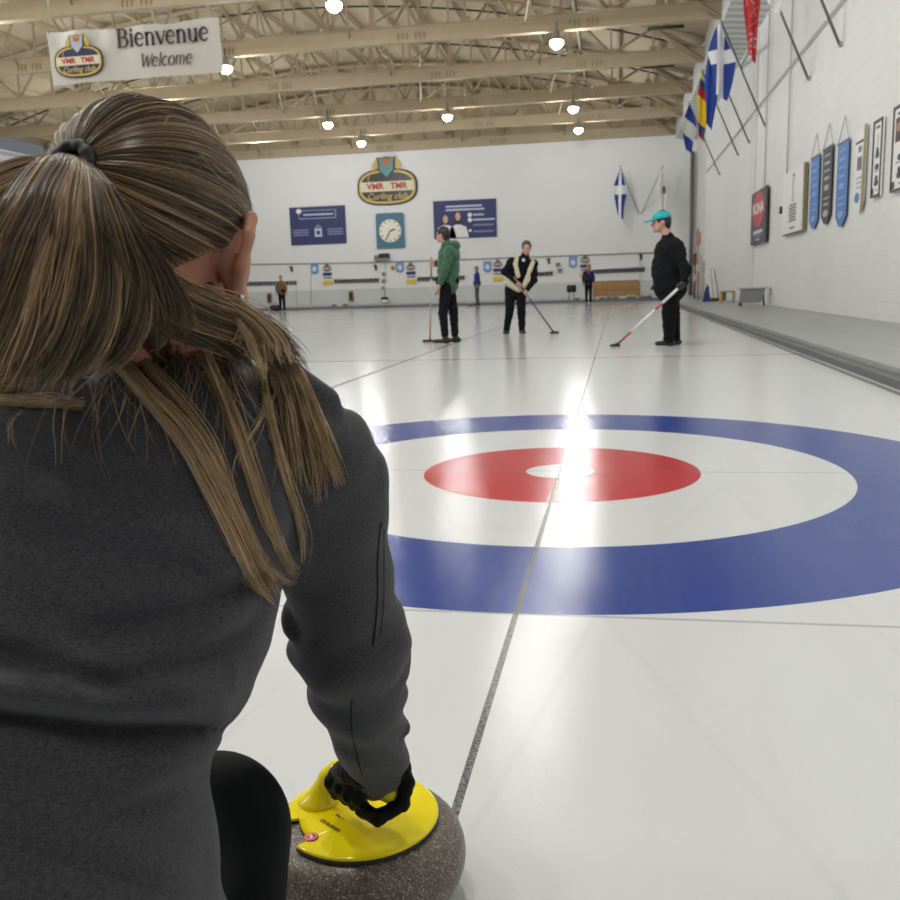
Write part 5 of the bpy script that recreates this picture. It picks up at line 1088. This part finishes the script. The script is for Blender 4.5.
for a in al:
    c_ = abs(a); lim = np.interp(c_, [0, .6, 1.2, 1.6, 1.95, 2.3, PI], [52, 50, 34, 14, -18, -34, -46]); b_ = math.radians(lim - (rng.random() ** 1.5) * 40 * (c_ < 2.2)); dirs.append((math.sin(a) * math.cos(b_), math.sin(b_), math.cos(a) * math.cos(b_)))
D = np.array(dirs); n = 18; tt = np.linspace(0, 1, n); om = np.arccos(np.clip(D @ Tn, -1, 1))
om = np.maximum(om, 1e-3)[:, None]; pth = (np.sin((1 - tt) * om) / np.sin(om))[..., None] * D[:, None, :] + (np.sin(tt * om) / np.sin(om))[..., None] * Tn
# sag: strands bow slightly downwards between hairline and tie
pth[..., 2] -= (np.sin(tt * PI) * .05)[None, :]; pth /= np.linalg.norm(pth, axis=2, keepdims=True)
phase = al * 14 + np.sin(al * 37) * 1.3; clump = .5 + .5 * np.sin(phase)
lift = 1.0 + .018 * np.sin(phase)[:, None] * np.sin(tt * PI)[None, :] ** .6 + rng.normal(0, .006, NS)[:, None] + .012 * (np.sin(al * 61 + 1))[:, None] * np.sin(tt * PI)[None, :]
pth = pth * lift[..., None]; pth[..., :] += rng.normal(0, .004, (NS, 1, 3)) * np.sin(tt * PI)[None, :, None]
Pw = c2w(HCC + (pth * RADH) @ HR_)
streak = (np.sin(al * 53 + 2) + np.sin(al * 97)) * .25 + .5
cl = .06 + .22 * clump + 1.1 * np.clip(streak - .62, 0, 1) + .30 * (rng.random(NS) < .07)
strand_mesh('hair_strands', Pw, np.full(NS, .00042), hcol(NS, rng, cl), HAIRM, hair)
# loose locks: control points (u, v, depth) with bundle radius; depth None = resting on the sweatshirt
def lock(pts, n, r0, r1, col, frizz=.004, npt=26, lift=.006, spread=1.0):
    C_ = catmull(np.array([(p[0], p[1], 0) for p in pts], float), npt)
    dk = [(i, p[2]) for i, p in enumerate(pts) if p[2] is not None]
    ts = np.linspace(0, len(pts) - 1, npt); dd = np.interp(ts, [i for i, _ in dk], [d for _, d in dk]) if dk else np.full(npt, .7)
    wgt = np.interp(ts, range(len(pts)), [0 if p[2] is None else 1 for p in pts]); ctr = []
    for i in range(npt):
        P = dp(C_[i, 0], C_[i, 1], dd[i])
        if wgt[i] < 1:
            S_ = on_shirt(C_[i, 0], C_[i, 1], lift, fall=dd[i]); P = P * wgt[i] + S_ * (1 - wgt[i])
        ctr.append(P)
    ctr = np.array(ctr); T = np.gradient(ctr, axis=0); T /= np.linalg.norm(T, axis=1, keepdims=True) + 1e-12; A = np.cross(T, CF); A /= np.linalg.norm(A, axis=1, keepdims=True) + 1e-12; B = np.cross(T, A)
    an = rng.uniform(0, 2 * PI, n); rr = np.sqrt(rng.random(n)); tt = np.linspace(0, 1, npt); R_ = r0 + (r1 - r0) * tt; R_ = R_ * np.minimum(1, .70 + 1.6 * tt) * spread
    tw = tt * .9; x = rr[:, None] * np.cos(an[:, None] + tw) * R_; y = rr[:, None] * np.sin(an[:, None] + tw) * R_ * .6
    wob = frizz * np.sin(tt[None, :] * rng.uniform(3, 9, n)[:, None] + rng.uniform(0, 6, n)[:, None]) * rng.normal(0, 1, n)[:, None] * tt[None, :] ** 1.2
    P = ctr[None] + (x + wob)[..., None] * A[None] + (y - .3 * np.abs(wob))[..., None] * B[None]
    end = rng.uniform(.80, 1.0, n); src = tt[None, :] * end[:, None] * (npt - 1); i0 = np.minimum(src.astype(int), npt - 2); f = (src - i0)[..., None]; k = np.arange(n)[:, None]
    P = P[k, i0] * (1 - f) + P[k, i0 + 1] * f
    c = np.clip(col + .30 * np.sin(an * 7 + col * 20) * np.sin(an * 3 + 1) + .25 * (rng.random(n) < .10), 0, 1); return P, hcol(n, rng, c)
TD = .684
PONY = [
 ([(68, 163, TD), (44, 174, .655), (10, 192, .635), (-25, 228, .62), (-50, 295, .60), (-60, 380, .61)], 900, .014, .034, .46),
 ([(70, 164, TD), (52, 172, .640), (34, 210, .610), (18, 260, .600), (2, 320, .605), (-15, 375, .63)], 900, .014, .036, .34),
 ([(74, 166, TD), (64, 182, .640), (56, 225, .610), (48, 280, .605), (36, 330, .62), (10, 368, .64)], 900, .014, .034, .28),
 ([(78, 168, TD), (76, 188, .640), (80, 235, .612), (84, 285, .615), (72, 330, .635), (30, 372, .655)], 900, .014, .030, .22),
 ([(82, 170, TD), (88, 192, .642), (104, 240, .620), (118, 285, .635), (112, 325, .655), (70, 360, .67)], 800, .013, .026, .20),
 ([(86, 172, TD), (98, 196, .645), (124, 240, .632), (150, 280, .650), (165, 312, .668), (170, 340, .69)], 500, .011, .022, .16),
 ([(88, 170, TD), (102, 200, .662), (130, 240, .66), (168, 284, .67), (206, 306, .69), (242, 320, .715), (268, 334, .735), (294, 362, .76)], 420, .009, .013, .52),
 ([(88, 174, TD), (104, 208, .66), (132, 256, .655), (172, 296, .668), (212, 318, .69), (248, 330, .718), (276, 350, .745), (298, 380, .765)], 460, .010, .017, .30),
 ([(86, 176, TD), (98, 218, .655), (124, 276, .65), (164, 312, .668), (206, 328, .69), (242, 340, .72), (266, 360, .745)], 460, .010, .018, .16),
 ([(60, 160, TD), (42, 166, .660), (14, 174, .645), (-20, 194, .63), (-45, 240, .61)], 300, .010, .012, .66)]
BACK = [
 ([(96, 322, .672), (100, 345, None), (140, 392, None), (186, 450, None), (228, 530, None), (252, 580, None), (274, 606, None)], 120, 0.0033, 0.0037, 0.75),
 ([(112, 325, .675), (118, 350, None), (150, 392, None), (190, 432, None), (226, 500, None), (258, 565, None), (296, 586, None)], 230, 0.0040, 0.0056, 0.70),
 ([(128, 325, .68), (136, 352, None), (170, 390, None), (208, 440, None), (236, 510, None), (262, 570, None), (275, 598, None)], 140, 0.0040, 0.0043, 0.78),
 ([(182, 302, .69), (196, 330, None), (214, 375, None), (236, 430, None), (258, 495, None), (280, 555, None), (297, 578, None)], 240, 0.0040, 0.0050, 0.76),
 ([(205, 300, .70), (238, 322, None), (258, 360, None), (270, 420, None), (286, 480, None), (301, 530, None), (303, 565, None)], 50, 0.0033, 0.0031, 0.78),
 ([(222, 300, .70), (262, 328, None), (286, 372, None), (302, 420, None), (314, 465, None), (318, 505, None)], 110, 0.0046, 0.0074, 0.65),
 ([(240, 304, .71), (276, 334, None), (296, 370, None), (314, 415, None), (328, 455, None), (341, 488, None)], 170, 0.0046, 0.0056, 0.75),
 ([(230, 306, .71), (262, 340, None), (282, 395, None), (290, 440, None), (300, 500, None)], 100, 0.0046, 0.0087, 0.60),
 ([(150, 318, .68), (110, 346, None), (55, 362, None), (0, 384, None), (-40, 400, None)], 260, .008, .016, .30),
 ([(-60, 398, None), (0, 400, None), (40, 402, None), (86, 405, None)], 130, 0.0053, 0.0025, 0.75),
 ([(60, 330, .66), (40, 352, None), (10, 366, None), (-30, 378, None)], 300, .012, .016, .36),
 ([(150, 312, .675), (152, 328, .685), (158, 345, None), (165, 372, None)], 260, .016, .020, .12),
 ([(205, 312, .69), (215, 330, None), (222, 352, None), (232, 385, None)], 220, .014, .020, .30),
 ([(110, 312, .66), (108, 330, .672), (104, 350, None)], 260, .016, .016, .10)]
def build_locks(name, L, parent, rad):
    Ps = []; Cs = []
    for pts, n, r0, r1, col in L: P, c = lock(pts, n, r0, r1, col); Ps.append(P); Cs.append(c)
    Ps = np.concatenate(Ps); Cs = np.concatenate(Cs); return strand_mesh(name, Ps, rng.uniform(.75, 1.25, len(Ps)) * rad, Cs, HAIRM, parent)
pony = build_locks('ponytail', PONY, hair, .00042)
build_locks('loose_locks', BACK, pony, .00034)
# fly-away wisps
WI = []
for k in range(150):
    u0, v0 = rng.uniform(90, 262), rng.uniform(310, 345); dv = rng.uniform(20, 170); du = min(rng.normal(20, 50), 300 - u0, 40 + dv * .3); bow = rng.normal(-8, 14)
    WI.append(([(u0, v0, None), (u0 + du * .35 + bow, v0 + dv * .3, None), (u0 + du * .7 + bow, v0 + dv * .65, None), (u0 + du, v0 + dv, None)], 1, .001, .002, rng.uniform(.3, .85)))
for pts in ([(165, 318, .68), (120, 348, None), (60, 362, None), (0, 378, None)], [(150, 340, None), (100, 372, None), (60, 380, None), (40, 392, None)], [(30, 345, None), (12, 362, None), (10, 385, None)], [(22, 410, None), (10, 425, None), (14, 450, None)], [(262, 330, None), (266, 370, None), (262, 410, None), (240, 455, None), (232, 480, None)], [(285, 375, None), (262, 420, None), (240, 450, None)]):
    WI.append((pts, 5, .0015, .003, .8))
build_locks('fly_away_hair', WI, pony, .00026)
WH_ = []
for k in range(60):
    a = rng.uniform(-1.2, 1.4); b_ = math.radians(rng.uniform(-30, 45)); e = np.array([math.sin(a) * math.cos(b_), math.sin(b_), math.cos(a) * math.cos(b_)]); e2 = unit(e * .8 + Tn * .2 + rng.normal(0, .08, 3)); e3 = unit(e * .55 + Tn * .45 + rng.normal(0, .08, 3))
    WH_.append(np.array([c2w(HCC + (q * l_ * RADH) @ HR_) for q, l_ in ((e, 1.0), (unit(e + e2), 1.02), (e2, 1.035), (unit(e2 + e3), 1.03), (e3, 1.015))]))
strand_mesh('fly_away_hair', np.array(WH_), np.full(len(WH_), .00022), hcol(len(WH_), rng, np.full(len(WH_), .7)), HAIRM, hair)
# hair tie round the root of the ponytail
tn = unit(c2w(HCC) - c2w(TIE_C)); tcn = c2w(TIE_C) - tn * .004; e1 = unit(np.cross(tn, (0, 0, 1))); e2 = np.cross(tn, e1)
MB().tube([tuple(tcn + .0145 * (math.cos(t) * e1 + math.sin(t) * e2) - PO) for t in np.linspace(0, 2 * PI, 40)], [.0060 + .0006 * math.sin(9 * t) for t in np.linspace(0, 2 * PI, 40)], 10, False).build('hair_tie', mat('hair_tie_black', (.008, .008, .012), .5, bump=.3), hair)

# ------------------------------------------------------------------ lettering becomes plain meshes
_dg = bpy.context.evaluated_depsgraph_get()
for o in [o for o in bpy.data.objects if o.type == 'FONT']:
    me = bpy.data.meshes.new_from_object(o.evaluated_get(_dg)); n = bpy.data.objects.new('lettering', me); C.objects.link(n)
    n.parent = o.parent; n.location = o.location; n.rotation_euler = o.rotation_euler; n.scale = o.scale
    if not me.materials: me.materials.append(o.data.materials[0])
    bpy.data.objects.remove(o)
